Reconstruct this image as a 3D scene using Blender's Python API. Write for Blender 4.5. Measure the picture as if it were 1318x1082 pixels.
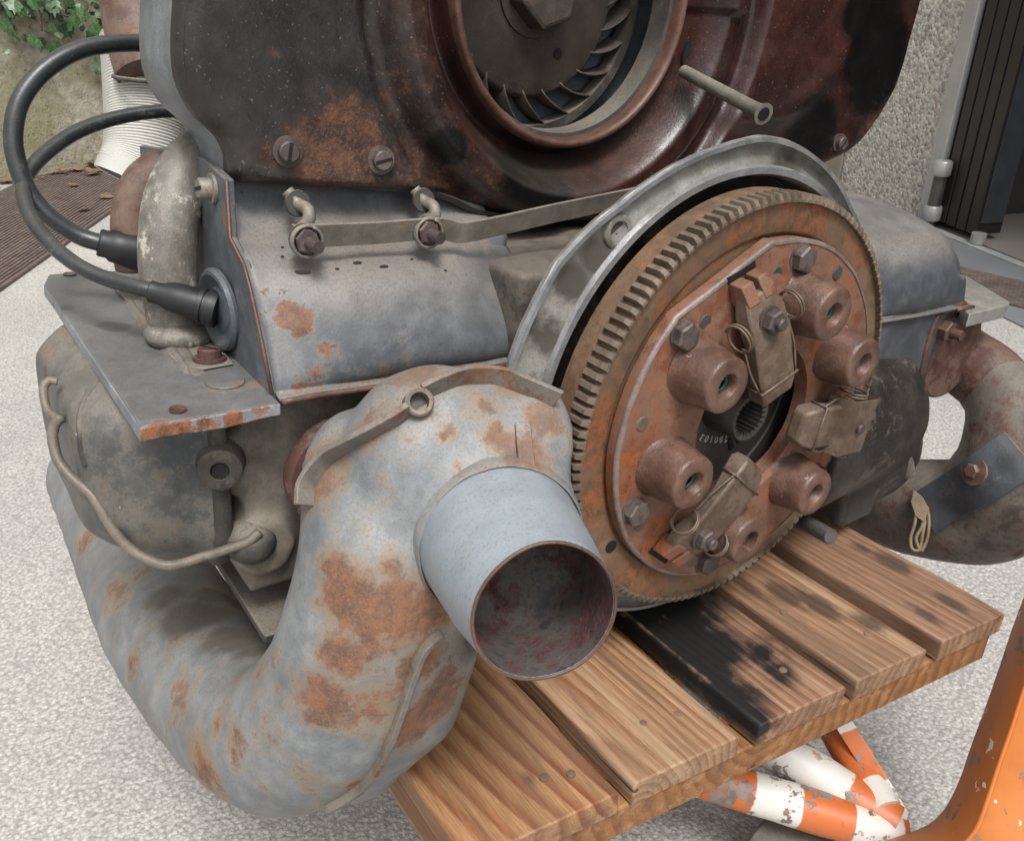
import bpy, bmesh, math, random
from mathutils import Vector, Matrix, noise as mnoise
from mathutils.bvhtree import BVHTree
random.seed(7)
R_ = math.radians
# ------------------------------------------------------------------ camera, world, sun, exposure
scn = bpy.context.scene
for o in list(bpy.data.objects): bpy.data.objects.remove(o)
PXW, PXH, FPX = 1318.0, 1082.0, 1105.0
TILT = math.atan(.10)                       # the engine stands a few degrees out of true on its pallet
ENG = Matrix.Translation((0, 0, .5)) @ Matrix.Rotation(TILT, 4, 'Y')   # engine frame (crank axis = Y) -> world
EI = ENG.inverted()
def cam_axes(yaw, pit, rol):
    f = Vector((math.sin(yaw)*math.cos(pit), math.cos(yaw)*math.cos(pit), -math.sin(pit)))
    r = Vector((math.cos(yaw), -math.sin(yaw), 0)); u = r.cross(f)
    return math.cos(rol)*r+math.sin(rol)*u, -math.sin(rol)*r+math.cos(rol)*u, f
CR, CU, CF = cam_axes(R_(37.1), R_(24.53), R_(5.34))
CP = Vector((-.421, -.312, .2105))          # camera position in the engine frame
cam_d = bpy.data.cameras.new('camera'); cam = bpy.data.objects.new('camera', cam_d)
scn.collection.objects.link(cam); scn.camera = cam
cam_d.sensor_width = 36; cam_d.lens = 36*FPX/PXW; cam_d.clip_start = .02; cam_d.clip_end = 200
m = Matrix.Identity(4)
for i, a in enumerate((CR, CU, -CF)):
    for j in range(3): m[j][i] = a[j]
m.translation = CP
cam.matrix_world = ENG @ m
scn.cycles.max_bounces = 4; scn.cycles.diffuse_bounces = 2; scn.cycles.glossy_bounces = 2; scn.cycles.transmission_bounces = 2; scn.cycles.caustics_reflective = False
scn.render.resolution_x, scn.render.resolution_y = 1024, 840
w = bpy.data.worlds.new('World'); scn.world = w; w.use_nodes = True
SUN_EL, SUN_AZ = R_(62), R_(198)            # soft sun behind thin cloud, high behind the camera's left
nt = w.node_tree; bg = nt.nodes['Background']
sky = nt.nodes.new('ShaderNodeTexSky'); sky.sky_type = 'NISHITA'; sky.sun_disc = False
sky.sun_elevation = SUN_EL; sky.sun_rotation = SUN_AZ; sky.air_density = 1; sky.dust_density = 5; sky.ozone_density = .6
hs = nt.nodes.new('ShaderNodeHueSaturation'); hs.inputs['Saturation'].default_value = .14   # overcast: nearly grey
nt.links.new(sky.outputs[0], hs.inputs['Color']); nt.links.new(hs.outputs[0], bg.inputs[0]); bg.inputs[1].default_value = .13
sd = bpy.data.lights.new('sun', 'SUN'); sd.energy = 1.5; sd.angle = R_(16); sd.color = (1, .98, .955)
sun = bpy.data.objects.new('sun', sd); scn.collection.objects.link(sun)
sv = Vector((math.cos(SUN_EL)*math.sin(SUN_AZ), math.cos(SUN_EL)*math.cos(SUN_AZ), math.sin(SUN_EL)))
sun.rotation_euler = sv.to_track_quat('Z', 'Y').to_euler(); sun.location = (0, 0, 6)
vs = scn.view_settings; vs.view_transform = 'Standard'; vs.look = 'None'; vs.gamma = 1; vs.exposure = .66

# ------------------------------------------------------------------ pixel -> point helpers
def ray(x, y): return CR*((x-PXW/2)/FPX) - CU*((y-PXH/2)/FPX) + CF
def on(x, y, axis, val):                    # engine-frame point where the pixel's ray meets x|y|z = val
    d = ray(x, y); i = 'xyz'.index(axis); return CP + d*((val-CP[i])/d[i])
CPW = ENG @ CP
def ow(x, y, axis, val):                    # the same in the world frame
    d = ENG.to_3x3() @ ray(x, y); i = 'xyz'.index(axis); return CPW + d*((val-CPW[i])/d[i])
def far(x, y, depth): return CP + ray(x, y)*depth
def hit(bvh, x, y, dflt=None):
    d = ray(x, y).normalized(); h = bvh.ray_cast(CP, d)
    if h[0] is None: return dflt
    return h[0], h[1]

# ------------------------------------------------------------------ materials
def lin(h):
    h = h.lstrip('#'); c = [int(h[i:i+2], 16)/255 for i in (0, 2, 4)]
    return tuple(((v+.055)/1.055)**2.4 if v > .04045 else v/12.92 for v in c)+(1,)
class NT:
    def __init__(s, name):
        s.m = bpy.data.materials.new(name); s.m.use_nodes = True; s.t = s.m.node_tree; s.b = s.t.nodes['Principled BSDF']
        s.tc = s.t.nodes.new('ShaderNodeTexCoord'); s.geo = s.t.nodes.new('ShaderNodeNewGeometry'); s.co = s.tc.outputs['Object']
    def put(s, sock, v):
        if hasattr(v, 'is_linked') or isinstance(v, bpy.types.NodeSocket): s.t.links.new(v, sock)
        elif v is not None: sock.default_value = v
    def node(s, typ, outs=0, props=None, **kw):
        n = s.t.nodes.new(typ)
        for k, v in (props or {}).items(): setattr(n, k, v)
        for k, v in kw.items(): s.put(n.inputs[int(k[1:])] if k[0] == 'i' and k[1:].isdigit() else n.inputs[k], v)
        return n.outputs[outs]
    def shift(s, off=(0, 0, 0), scale=(1, 1, 1), rot=(0, 0, 0), vec=None):
        return s.node('ShaderNodeMapping', Vector=vec or s.co, Location=off, Scale=scale, Rotation=rot)
    def noise(s, scale, detail=4, rough=.6, vec=None, dist=0, out=0):
        return s.node('ShaderNodeTexNoise', out, Vector=vec or s.co, Scale=scale, Detail=detail, Roughness=rough, Distortion=dist)
    def vor(s, scale, vec=None, feature='F1', out=0, rand=1):
        return s.node('ShaderNodeTexVoronoi', out, {'feature': feature}, Vector=vec or s.co, Scale=scale, Randomness=rand)
    def math(s, op, a, b=0, c=0, clamp=False): return s.node('ShaderNodeMath', 0, {'operation': op, 'use_clamp': clamp}, i0=a, i1=b, i2=c)
    def sst(s, v, a, b, lo=0, hi=1):        # smoothstep
        n = s.t.nodes.new('ShaderNodeMapRange'); n.interpolation_type = 'SMOOTHSTEP'
        for i, q in enumerate((v, a, b, lo, hi)): s.put(n.inputs[i], q)
        return n.outputs[0]
    def mix(s, f, a, b, mode='MIX'):
        n = s.t.nodes.new('ShaderNodeMix'); n.data_type = 'RGBA'; n.blend_type = mode
        s.put(n.inputs[0], f); s.put(n.inputs[6], a); s.put(n.inputs[7], b); return n.outputs[2]
    def spots(s, pts, vec=None, rough=True):            # max over soft balls, the rim broken up by noise
        wob = s.noise(38, 5, .65); acc = None
        for (x, y, z, r, wt) in pts:
            d = s.node('ShaderNodeVectorMath', 1, {'operation': 'DISTANCE'}, i0=vec or s.co, i1=(x, y, z))
            v = s.math('MULTIPLY', s.math('MULTIPLY_ADD', d, -1/r, 1, True), wt)
            acc = v if acc is None else s.math('MAXIMUM', acc, v)
        return s.math('MULTIPLY', acc, s.math('MULTIPLY_ADD', wob, 2.2, -.15, True)) if rough else acc
    def bump(s, h, strength=.4, dist=.001, normal=None):
        return s.node('ShaderNodeBump', 0, None, Strength=strength, Distance=dist, Height=h, Normal=normal) if normal else s.node('ShaderNodeBump', 0, None, Strength=strength, Distance=dist, Height=h)
    def out(s, col=None, rough=None, metal=None, normal=None, spec=None):
        for k, v in (('Base Color', col), ('Roughness', rough), ('Metallic', metal), ('Normal', normal), ('Specular IOR Level', spec)):
            if v is not None: s.put(s.b.inputs[k], v)
        return s.m
def worn(name, base, base2, rustA='#7a3f22', rustB='#4a2a1e', th=.6, spots=(), dust=0, dustc='#a39a8c', rough=.5, metal=0, seed=0, sc=1., bmp=.35, soft=.05, var=.25, spec=.5, stains=(), stainc='#15130f', chip=.0, chipc='#c9c6be', zone=None, grit=.32, ropac=1., wash=0, halo_=.22, haloc='#8d8375', warm='#a4602c'):
    n = NT(name); co = n.shift((seed*1.37, seed*.71, seed*2.1))
    big = n.noise(15*sc, 3, .65, co); mid = n.noise(75*sc, 4, .7, co); fin = n.noise(620*sc, 2, .75, co)
    c = n.mix(n.sst(big, .36, .64), lin(base), lin(base2))
    if zone:                                # a differently coloured area (x, y, z, r0, r1, colour, colour)
        d = n.node('ShaderNodeVectorMath', 1, {'operation': 'DISTANCE'}, i0=n.co, i1=zone[:3])
        d = n.math('ADD', d, n.math('MULTIPLY_ADD', mid, .05, -.025)); c = n.mix(n.sst(d, zone[4], zone[3]), c, n.mix(n.sst(big, .36, .64), lin(zone[5]), lin(zone[6])))
    c = n.mix(1, c, n.mix(n.sst(mid, .3, .72), (1-var, 1-var, 1-var, 1), (1+var*.6, 1+var*.6, 1+var*.6, 1)), 'MULTIPLY')
    c = n.mix(n.math('MULTIPLY', n.sst(fin, .52, .75), .35), c, lin(rustB))
    f = n.math('ADD', n.math('MULTIPLY', n.noise(24*sc, 6, .74, co), .62), n.math('MULTIPLY_ADD', fin, .12, n.math('MULTIPLY', mid, .26)))
    if spots: f = n.math('ADD', f, n.math('MULTIPLY', n.spots(spots, None, False), .25))
    if spots and wash:
        wm = n.math('MULTIPLY', n.sst(n.math('MULTIPLY_ADD', n.math('ADD', mid, fin), .45, n.spots(spots, None, False)), .55, 1.05), wash)
        c = n.mix(wm, c, n.mix(n.sst(fin, .35, .65), lin('#775c48'), lin('#8c7058')))
    rm = n.sst(f, th, th+soft)
    halo = n.math('SUBTRACT', n.sst(f, th-.05, th+.01), rm, 0, True)
    rc = n.mix(n.sst(n.noise(110*sc, 3, .72, co), .38, .64), lin(rustA), lin(rustB))
    rc = n.mix(n.math('MULTIPLY', n.sst(fin, .5, .7), .4), rc, lin(warm))
    c = n.mix(n.math('MULTIPLY', halo, halo_), c, lin(haloc))
    c = n.mix(n.math('MULTIPLY', rm, ropac), c, rc)
    pit = n.sst(n.noise(820*sc, 2, .6, co), .62, .72); c = n.mix(n.math('MULTIPLY', pit, grit), c, lin('#1c1917'))
    lit = n.sst(n.noise(900*sc, 1, .5, n.shift((5+seed, 3, 9))), .70, .76); c = n.mix(n.math('MULTIPLY', lit, grit*.5), c, lin('#c4bfb6'))
    if chip:
        cm = n.sst(n.noise(120*sc, 4, .6, n.shift((3+seed, 1, 2))), .74-chip, .76-chip); c = n.mix(cm, c, lin(chipc))
    if stains: c = n.mix(n.sst(n.spots(stains), .18, .42), c, lin(stainc))
    if dust:
        nz = n.node('ShaderNodeSeparateXYZ', 2, None, Vector=n.geo.outputs['Normal'])
        dm = n.math('MULTIPLY', n.sst(nz, .25, .95), n.sst(n.math('ADD', n.math('MULTIPLY', n.noise(20, 4, .65, co), .6), n.math('MULTIPLY', fin, .4)), .22, .62)); dm = n.math('MULTIPLY', dm, dust)
        c = n.mix(dm, c, n.mix(n.sst(fin, .38, .72), lin(dustc), lin('#6b6359')))
    h = n.math('ADD', n.math('MULTIPLY', fin, .5), n.math('MULTIPLY', mid, .6)); h = n.math('ADD', h, n.math('MULTIPLY', rm, n.math('MULTIPLY_ADD', fin, 1.2, -.9)))
    ro = n.math('ADD', n.math('MULTIPLY_ADD', mid, .3, rough-.15), n.math('MULTIPLY', rm, .28), 0, True)
    return n.out(c, ro, n.math('MULTIPLY', n.math('SUBTRACT', 1, rm), metal) if metal else 0., n.bump(h, bmp*1.3, .0009), spec)
def plain(name, col, rough=.5, metal=0, var=.15, sc=120, bmp=.15, seed=0):
    n = NT(name); co = n.shift((seed, seed*.3, 0)); f = n.noise(sc, 5, .65, co); g = n.noise(sc*.12, 4, .6, co)
    c = n.mix(1, lin(col), n.mix(n.sst(g, .3, .7), (1-var,)*3+(1,), (1+var,)*3+(1,)), 'MULTIPLY')
    return n.out(c, n.math('MULTIPLY_ADD', f, .3, rough-.15), metal, n.bump(f, bmp, .0006))

# ------------------------------------------------------------------ mesh helpers
COL = scn.collection
class MB:
    def __init__(s): s.v = []; s.f = []
    def add(s, v, f):
        k = len(s.v); s.v += [Vector(q) for q in v]; s.f += [tuple(i+k for i in q) for q in f]; return s
    def rings(s, rs, closed=True, cap0=True, cap1=True):
        n = len(rs[0]); k = len(s.v)
        for r in rs: s.v += [Vector(q) for q in r]
        e = n if closed else n-1
        for i in range(len(rs)-1):
            for j in range(e):
                a = k+i*n+j; b = k+i*n+(j+1) % n; s.f.append((a, b, b+n, a+n))
        if closed and cap0: s.f.append(tuple(range(k+n-1, k-1, -1)))
        if closed and cap1: s.f.append(tuple(range(k+(len(rs)-1)*n, k+len(rs)*n)))
        return s
    def tube(s, path, r, n=12, caps=True, flat=None):
        path = [Vector(p) for p in path]; rr = r if isinstance(r, (list, tuple)) else [r]*len(path); rs = []; prev = None
        for i, p in enumerate(path):
            t = (path[min(i+1, len(path)-1)]-path[max(i-1, 0)]).normalized()
            if prev is None: a = t.orthogonal().normalized()
            else: a = (prev-t*prev.dot(t)).normalized()
            prev = a; b = t.cross(a)
            rs.append([p+(a*math.cos(q)+b*math.sin(q))*rr[i] for q in (2*math.pi*j/n for j in range(n))])
        return s.rings(rs, True, caps, caps)
    def cyl(s, p0, p1, r0, r1=None, n=24, caps=True): return s.tube([p0, p1], [r0, r0 if r1 is None else r1], n, caps)
    def lathe(s, prof, origin=(0, 0, 0), axis=(0, -1, 0), n=32, ref=None, caps=True):    # prof: (radius, height along axis)
        ax = Vector(axis).normalized(); a = (Vector(ref) if ref else ax.orthogonal()).normalized(); b = ax.cross(a); o = Vector(origin)
        return s.rings([[o+ax*h+(a*math.cos(q)+b*math.sin(q))*max(r, 1e-5) for q in (2*math.pi*j/n for j in range(n))] for r, h in prof], True, caps and prof[0][0] > 1e-4, caps and prof[-1][0] > 1e-4)
    def box(s, c, size, mat=None):
        x, y, z = [q/2 for q in size]; M = mat or Matrix.Identity(4)
        v = [M @ (Vector(c)+Vector((sx*x, sy*y, sz*z))) for sx in (-1, 1) for sy in (-1, 1) for sz in (-1, 1)]
        return s.add(v, [(0, 1, 3, 2), (4, 6, 7, 5), (0, 4, 5, 1), (2, 3, 7, 6), (0, 2, 6, 4), (1, 5, 7, 3)])
    def prism(s, poly, d):                  # poly: list of 3D points, d: extrusion vector
        n = len(poly); d = Vector(d); v = [Vector(p) for p in poly]+[Vector(p)+d for p in poly]
        return s.add(v, [tuple(range(n-1, -1, -1)), tuple(range(n, 2*n))]+[(i, (i+1) % n, n+(i+1) % n, n+i) for i in range(n)])
    def strip(s, path, side, up, wd, th):   # flat bar along a path (per-point side vectors allowed)
        rs = []
        for i, p in enumerate(path):
            a = Vector(side[i] if isinstance(side, list) else side)*wd/2; b = Vector(up[i] if isinstance(up, list) else up)*th/2; p = Vector(p)
            rs.append([p-a-b, p+a-b, p+a+b, p-a+b])
        return s.rings(rs)
    def sphere(s, c, rad, nu=24, nv=14):
        c = Vector(c); rx, ry, rz = rad if isinstance(rad, (tuple, list)) else (rad,)*3
        return s.rings([[c+Vector((rx*math.sin(t)*math.cos(p), ry*math.sin(t)*math.sin(p), rz*math.cos(t))) for p in (2*math.pi*j/nu for j in range(nu))] for t in (math.pi*(i+.02)/(nv+.04) for i in range(nv+1))][::-1])
    def xf(s, M): s.v = [M @ q for q in s.v]; return s
    def jiggle(s, amp, freq, seed=0):
        for q in s.v:
            q += mnoise.noise_vector(q*freq+Vector((seed, seed, seed)))*amp
        return s
    def mesh(s, name, fix=True):
        me = bpy.data.meshes.new(name); me.from_pydata([tuple(q) for q in s.v], [], s.f)
        if fix:
            bm = bmesh.new(); bm.from_mesh(me); bmesh.ops.recalc_face_normals(bm, faces=bm.faces); bm.to_mesh(me); bm.free()
        return me
    def build(s, name, mat, parent=None, smooth=35, bevel=0, seg=2, sub=0, solid=0):
        return finish(s.mesh(name), name, mat, parent, smooth, bevel, seg, sub, solid)
def finish(me, name, mat, parent=None, smooth=35, bevel=0, seg=2, sub=0, solid=0):
    o = bpy.data.objects.new(name, me); COL.objects.link(o)
    if mat: me.materials.append(mat)
    if smooth:
        me.polygons.foreach_set('use_smooth', [True]*len(me.polygons))
        if smooth < 180: me.set_sharp_from_angle(angle=R_(smooth))
    if parent: o.parent = parent
    if solid: q = o.modifiers.new('solid', 'SOLIDIFY'); q.thickness = solid; q.offset = 0
    if bevel: q = o.modifiers.new('bevel', 'BEVEL'); q.width = bevel; q.segments = seg; q.limit_method = 'ANGLE'; q.angle_limit = R_(40)
    if sub: q = o.modifiers.new('sub', 'SUBSURF'); q.levels = q.render_levels = sub
    return o
def remesh(mb, voxel=.004, smooth=8, jig=0, jf=30, seed=0, factor=.5):      # union of overlapping closed shapes -> one sheet-metal skin
    me = mb.mesh('tmp'); o = bpy.data.objects.new('tmp', me); COL.objects.link(o)
    q = o.modifiers.new('r', 'REMESH'); q.mode = 'VOXEL'; q.voxel_size = voxel
    if smooth: q = o.modifiers.new('s', 'SMOOTH'); q.iterations = smooth; q.factor = factor
    dg = bpy.context.evaluated_depsgraph_get(); nm = bpy.data.meshes.new_from_object(o.evaluated_get(dg))
    bpy.data.objects.remove(o); bpy.data.meshes.remove(me)
    if jig:
        for v in nm.vertices: v.co += mnoise.noise_vector(v.co*jf+Vector((seed,)*3))*jig
    return nm
def bvh_of(me): return BVHTree.FromPolygons([v.co.copy() for v in me.vertices], [tuple(p.vertices) for p in me.polygons])
def thing(name, label, cat, group=None, mat=None, loc=None):
    o = bpy.data.objects.new(name, None); COL.objects.link(o); o['label'] = label; o['category'] = cat; o.empty_display_size = .05
    if group: o['group'] = group
    if mat: o.matrix_world = mat
    if loc: o.location = loc
    return o
def tag(o, label, cat, group=None):
    o['label'] = label; o['category'] = cat
    if group: o['group'] = group
    return o
def struct(o): o['kind'] = 'structure'; return o
def stuff(o): o['kind'] = 'stuff'; return o
def spline(pts, n=8):                       # Catmull-Rom through pts
    P = [Vector(p) for p in pts]; P = [2*P[0]-P[1]]+P+[2*P[-1]-P[-2]]; out = []
    for i in range(1, len(P)-2):
        for k in range(n):
            t = k/n; a, b, c, d = P[i-1:i+3]
            out.append(.5*((2*b)+(c-a)*t+(2*a-5*b+4*c-d)*t*t+(3*b-a-3*c+d)*t**3))
    return out+[P[-2]]
def hexnut(mb, c, axis, r, h, ref=None, n=6):
    return mb.lathe([(r*.9, 0), (r, .0004), (r, h-.0012), (r*.86, h)], c, axis, n, ref)

# ------------------------------------------------------------------ material set
M = {}
M['shroud'] = worn('shroud_paint', '#353231', '#2a2828', '#5f4030', '#37241f', th=.6, rough=.33, seed=1, dust=.1, sc=.7, soft=.1, var=.3, halo_=.12, haloc='#5d5148', warm='#7d5230', zone=(.06, .13, .24, .235, .265, '#3f241f', '#291b19'),
    spots=[tuple(on(x, y, 'y', .13))+(r, w_) for x, y, r, w_ in ((420, 190, .04, 1.1), (460, 160, .03, 1), (390, 205, .02, 1), (640, 250, .05, .6), (560, 215, .05, .6), (370, 165, .012, .6), (352, 68, .007, 1), (345, 195, .012, .9), (1140, 165, .05, 1.1), (530, 60, .04, .8), (520, 120, .04, .8), (620, 130, .03, .6))],
    stains=[tuple(on(x, y, 'y', .13))+(r, 1) for x, y, r in ((1130, 80, .06), (1125, 20, .05), (700, 215, .05), (575, 190, .018), (1040, 180, .05), (880, 40, .03))], stainc='#0e0c0c')
M['shroud_side'] = worn('shroud_side_paint', '#777b80', '#63676c', th=.63, seed=2, rough=.45, dust=.3, rustA='#7d4c37')
M['copper_edge'] = worn('rusty_lip', '#5d4036', '#4a3129', '#7a5140', '#3f2a25', th=.5, seed=3, rough=.45, soft=.2, halo_=.08)
M['fan'] = worn('fan_alloy', '#443c35', '#38312b', '#463930', '#2e2722', th=.56, halo_=.06, seed=4, rough=.65, soft=.2, dust=.12, dustc='#6e645a')
M['tin'] = worn('tin_grey_paint', '#52565b', '#66696c', '#7d5540', '#5a4034', th=.6, seed=5, rough=.5, dust=.8, dustc='#8c8379', chip=.02, chipc='#1d1c1c', soft=.03,
    spots=[tuple(on(x, y, 'y', .085))+(r, w_) for x, y, r, w_ in ((380, 410, .013, .9), (445, 385, .006, .7), (400, 480, .03, .6), (460, 480, .03, .65), (370, 490, .02, .7), (610, 465, .01, 1), (650, 440, .012, .5), (420, 468, .012, .5))])
M['tin_right'] = worn('tin_bluegrey_paint', '#41454b', '#52565c', '#7a5038', '#54382b', th=.62, seed=9, rough=.48, dust=.5, soft=.04)
M['plate'] = worn('side_plate_paint', '#4c5156', '#5f6367', '#86563a', '#5d4032', th=.6, seed=6, rough=.42, dust=.4, dustc='#8a847d', chip=.01, chipc='#2a2a2c',
    spots=[tuple(on(x, y, 'z', .036))+(r, w_) for x, y, r, w_ in ((235, 528, .012, .9), (215, 535, .012, .8), (300, 530, .012, .6), (250, 500, .008, .5), (160, 463, .006, .5))],
    stains=[tuple(on(x, y, 'z', .036))+(r, 1) for x, y, r in ((140, 412, .011), (150, 415, .012), (85, 390, .008))], stainc='#2d3136')
M['heater'] = worn('heat_exchanger_paint', '#7a828a', '#8f9496', '#8a4a28', '#5e3626', th=.6, seed=7, rough=.52, dust=.35, dustc='#a29c92', sc=.9, soft=.06, chip=.012, chipc='#3a3d42')
M['heater_r'] = worn('heat_exchanger_dark', '#4f4642', '#5d5651', '#573830', '#3a2823', th=.5, seed=8, rough=.6, dust=.35, sc=.9, soft=.12)
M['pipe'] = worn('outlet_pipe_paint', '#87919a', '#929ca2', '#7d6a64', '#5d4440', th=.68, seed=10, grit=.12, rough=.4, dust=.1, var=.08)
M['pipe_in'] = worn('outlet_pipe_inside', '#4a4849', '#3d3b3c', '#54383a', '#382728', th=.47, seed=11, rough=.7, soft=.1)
FS_ = [tuple(on(x, y, 'y', .003))+(r, w_) for x, y, r, w_ in ((1050, 275, .04, .6), (960, 335, .03, .5), (790, 560, .04, .6), (775, 650, .04, .6), (820, 740, .04, .5), (1110, 350, .03, .5), (870, 380, .03, .4))]
M['fly'] = worn('flywheel_rust', '#665240', '#72563f', '#86502f', '#54422f', th=.5, halo_=.08, seed=12, rough=.6, soft=.16, var=.32, spots=FS_, wash=.3, sc=1.2)
M['gear'] = worn('ring_gear_steel', '#665849', '#736557', '#7d5236', '#4d4034', th=.54, seed=45, rough=.5, soft=.12, metal=.15, var=.3)
M['worn_edge'] = worn('worn_plate_edge', '#857670', '#766760', '#7d5038', '#5a4036', th=.55, seed=46, rough=.45, soft=.1, metal=.2)
M['cover'] = worn('clutch_cover_rust', '#774832', '#6d4634', '#8c4d24', '#613722', th=.5, seed=13, rough=.55, soft=.2, var=.15, sc=1.2,
    spots=[tuple(on(x, y, 'y', -.006))+(r, .5) for x, y, r in ((820, 590, .04), (850, 690, .04), (990, 640, .03))])
M['cup'] = worn('spring_cup', '#684c40', '#5a4137', '#704835', '#49362f', th=.55, seed=14, rough=.4, halo_=.1, grit=.3, soft=.12, var=.3, chip=.03, chipc='#94807a', bmp=.6)
M['lever'] = worn('lever_steel', '#665446', '#5a493d', '#744e38', '#463a32', th=.53, seed=15, rough=.5, soft=.15, dust=.2, metal=.2)
M['boltm'] = worn('bolt_steel', '#574b47', '#4d4340', '#6a4a3c', '#3d322f', th=.55, seed=16, rough=.5, soft=.15, metal=.2)
FLY_ = .027
M['alloy'] = worn('crankcase_alloy', '#8a8985', '#a3a19c', '#5a534a', '#403c36', th=.52, seed=17, rough=.42, soft=.12, metal=.35, dust=.3, chip=.03, chipc='#3a3835', stains=[tuple(on(x, y, 'y', FLY_+.004))+(r, .62) for x, y, r in ((768, 330, .022), (735, 365, .024), (700, 430, .026), (1005, 225, .03))], stainc='#54504a')
M['alloy_edge'] = worn('crankcase_machined', '#a3a4a4', '#888989', '#6e6a62', '#57534d', th=.58, seed=18, rough=.34, soft=.1, metal=.5)
M['casedark'] = worn('crankcase_oily', '#403c36', '#4e4942', '#5f594e', '#2f2b27', th=.52, seed=19, rough=.6, soft=.12, dust=.6, dustc='#7a7268')
M['oily'] = worn('oily_black_casting', '#24211f', '#3a352f', '#6f685c', '#4e4840', th=.57, seed=20, rough=.5, soft=.08)
M['head'] = worn('cylinder_head_dirty', '#5f5950', '#6e675c', '#5a5046', '#433c35', th=.55, seed=21, rough=.75, soft=.15, dust=.4)
M['vcover'] = worn('valve_cover_paint', '#46494c', '#55544f', '#6e5c4d', '#46403a', th=.53, seed=22, rough=.5, soft=.1, dust=.35, chip=.01)
M['dust_dark'] = worn('dark_dusty_metal', '#3a3733', '#46423c', '#57493e', '#2f2a26', th=.58, seed=23, rough=.75, soft=.12, dust=.5)
M['galv'] = worn('dirty_alloy_tube', '#66625a', '#78746c', '#b5b2a9', '#a5a299', th=.535, seed=24, rough=.5, soft=.05, sc=1.6, metal=.15)
M['brown'] = worn('brown_rusty_pipe', '#5e463c', '#6e5549', '#7a5242', '#4a3730', th=.52, seed=25, rough=.6, soft=.15)
M['rustred'] = worn('red_rust_casting', '#583a33', '#4c332e', '#6a4538', '#3a2723', th=.52, seed=26, rough=.6, soft=.15)
M['strap'] = worn('strap_steel', '#716c65', '#7c766d', '#7a5a44', '#574a3e', th=.57, seed=27, rough=.5, soft=.1, dust=.4, metal=.15)
M['rubber'] = plain('black_rubber', '#1d1e20', .5, 0, .12, 200, .08)
M['wire'] = worn('ignition_lead_black', '#25292a', '#2d3132', '#3d3f3e', '#4a4a47', th=.6, seed=41, rough=.36, soft=.1, dust=.25, dustc='#6a675f', grit=.25, bmp=.15)
M['chrome'] = plain('zinc_plated', '#8d9298', .35, .7, .12, 150, .1)
M['plateblue'] = worn('grommet_zinc', '#50565c', '#5d6369', '#6a665e', '#4a4742', th=.6, seed=42, rough=.4, metal=.3, soft=.1, dust=.2, grit=.3)
M['bailm'] = worn('bail_steel', '#625a51', '#70675c', '#6e5240', '#453c34', th=.56, seed=43, rough=.5, soft=.1)
M['plate_edge'] = worn('plate_edge_worn', '#6f737a', '#85888c', '#80543c', '#55382a', th=.6, seed=44, rough=.4, soft=.05, chip=.06, chipc='#26262a', spots=[tuple(on(x, y, 'z', .029))+(.012, 1) for x, y in ((200, 556), (235, 552), (270, 548), (305, 543), (340, 538))])
M['black'] = plain('dark_void', '#0b0a0a', .8, 0, .2)  # flat black: painted shade inside holes, also the colour of black parts
M['disc'] = worn('clutch_disc_dark', '#45403b', '#3c3733', '#4a3a30', '#2c2724', th=.6, seed=28, rough=.6, soft=.12)
M['letter'] = plain('white_stamp', '#b9b6ae', .7)
M['green'] = plain('green_spring', '#1d4432', .5)
M['ribs'] = plain('pale_ribbed_hose', '#c4c2bb', .5, 0, .06, 90, .1)
M['stud'] = plain('stud_steel', '#5a5654', .45, .5, .2)
M['clipbrass'] = worn('clip_brass', '#7a6a50', '#6a5a45', '#80603c', '#4d4034', th=.55, seed=29, rough=.55, soft=.1)
M['seam'] = worn('rusty_seam', '#625d57', '#706b64', '#774f36', '#4c3a30', th=.485, seed=31, rough=.6, soft=.12, dust=.3)
M['blackstrap'] = worn('black_strap', '#3a3d42', '#4a4e54', '#6b4030', '#3d2a25', th=.6, seed=30, rough=.5, soft=.05, dust=.3)
# ================================================================== the engine: one thing, everything bolted to it is a part
engine = thing('engine', 'rusty grey air-cooled boxer engine standing on a wooden pallet', 'engine', mat=ENG)
Yn = (0, -1, 0)
def pol(r, deg, y): return Vector((r*math.cos(R_(deg)), y, r*math.sin(R_(deg))))
# ---- flywheel, ring gear
mb = MB(); mb.lathe([(.01, -.0268), (.096, -.0268), (.096, -.006), (.1135, -.006), (.1145, -.0045), (.1165, -.0035), (.1338, -.0035), (.1342, -.001), (.1342, -.0135), (.1372, -.0135), (.1374, -.026), (.136, -.0275), (.05, -.0275)], (0, 0, 0), Yn, 160)
flywheel = mb.build('flywheel', M['fly'], engine, 30)
mb = MB(); NTH = 130
for k in range(NTH):
    a = 360*k/NTH; da = 360/NTH
    for (y0, y1, ex) in ((.0, .0135, 0),):
        ring = []
        for (yy, rt, wt) in ((-.0002, .1352, .25), (.0018, .1385, .21), (.0125, .1385, .21), (.0138, .1362, .25)):
            ring.append([pol(.1335, a-da*.40, yy), pol(.1335, a+da*.40, yy), pol(rt, a+da*wt, yy), pol(rt, a-da*wt, yy)])
        mb.rings(ring)
gear = mb.build('ring_gear', M['gear'], flywheel, 25)
mb = MB()
mb.lathe([(.0042, 0), (.0044, .0005), (.0, .0006)], on(786, 703, 'y', .0036), Yn, 14)
mb.build('dowel_hole', M['black'], flywheel, 30)  # black disc drawn for the shade inside the hole
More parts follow.
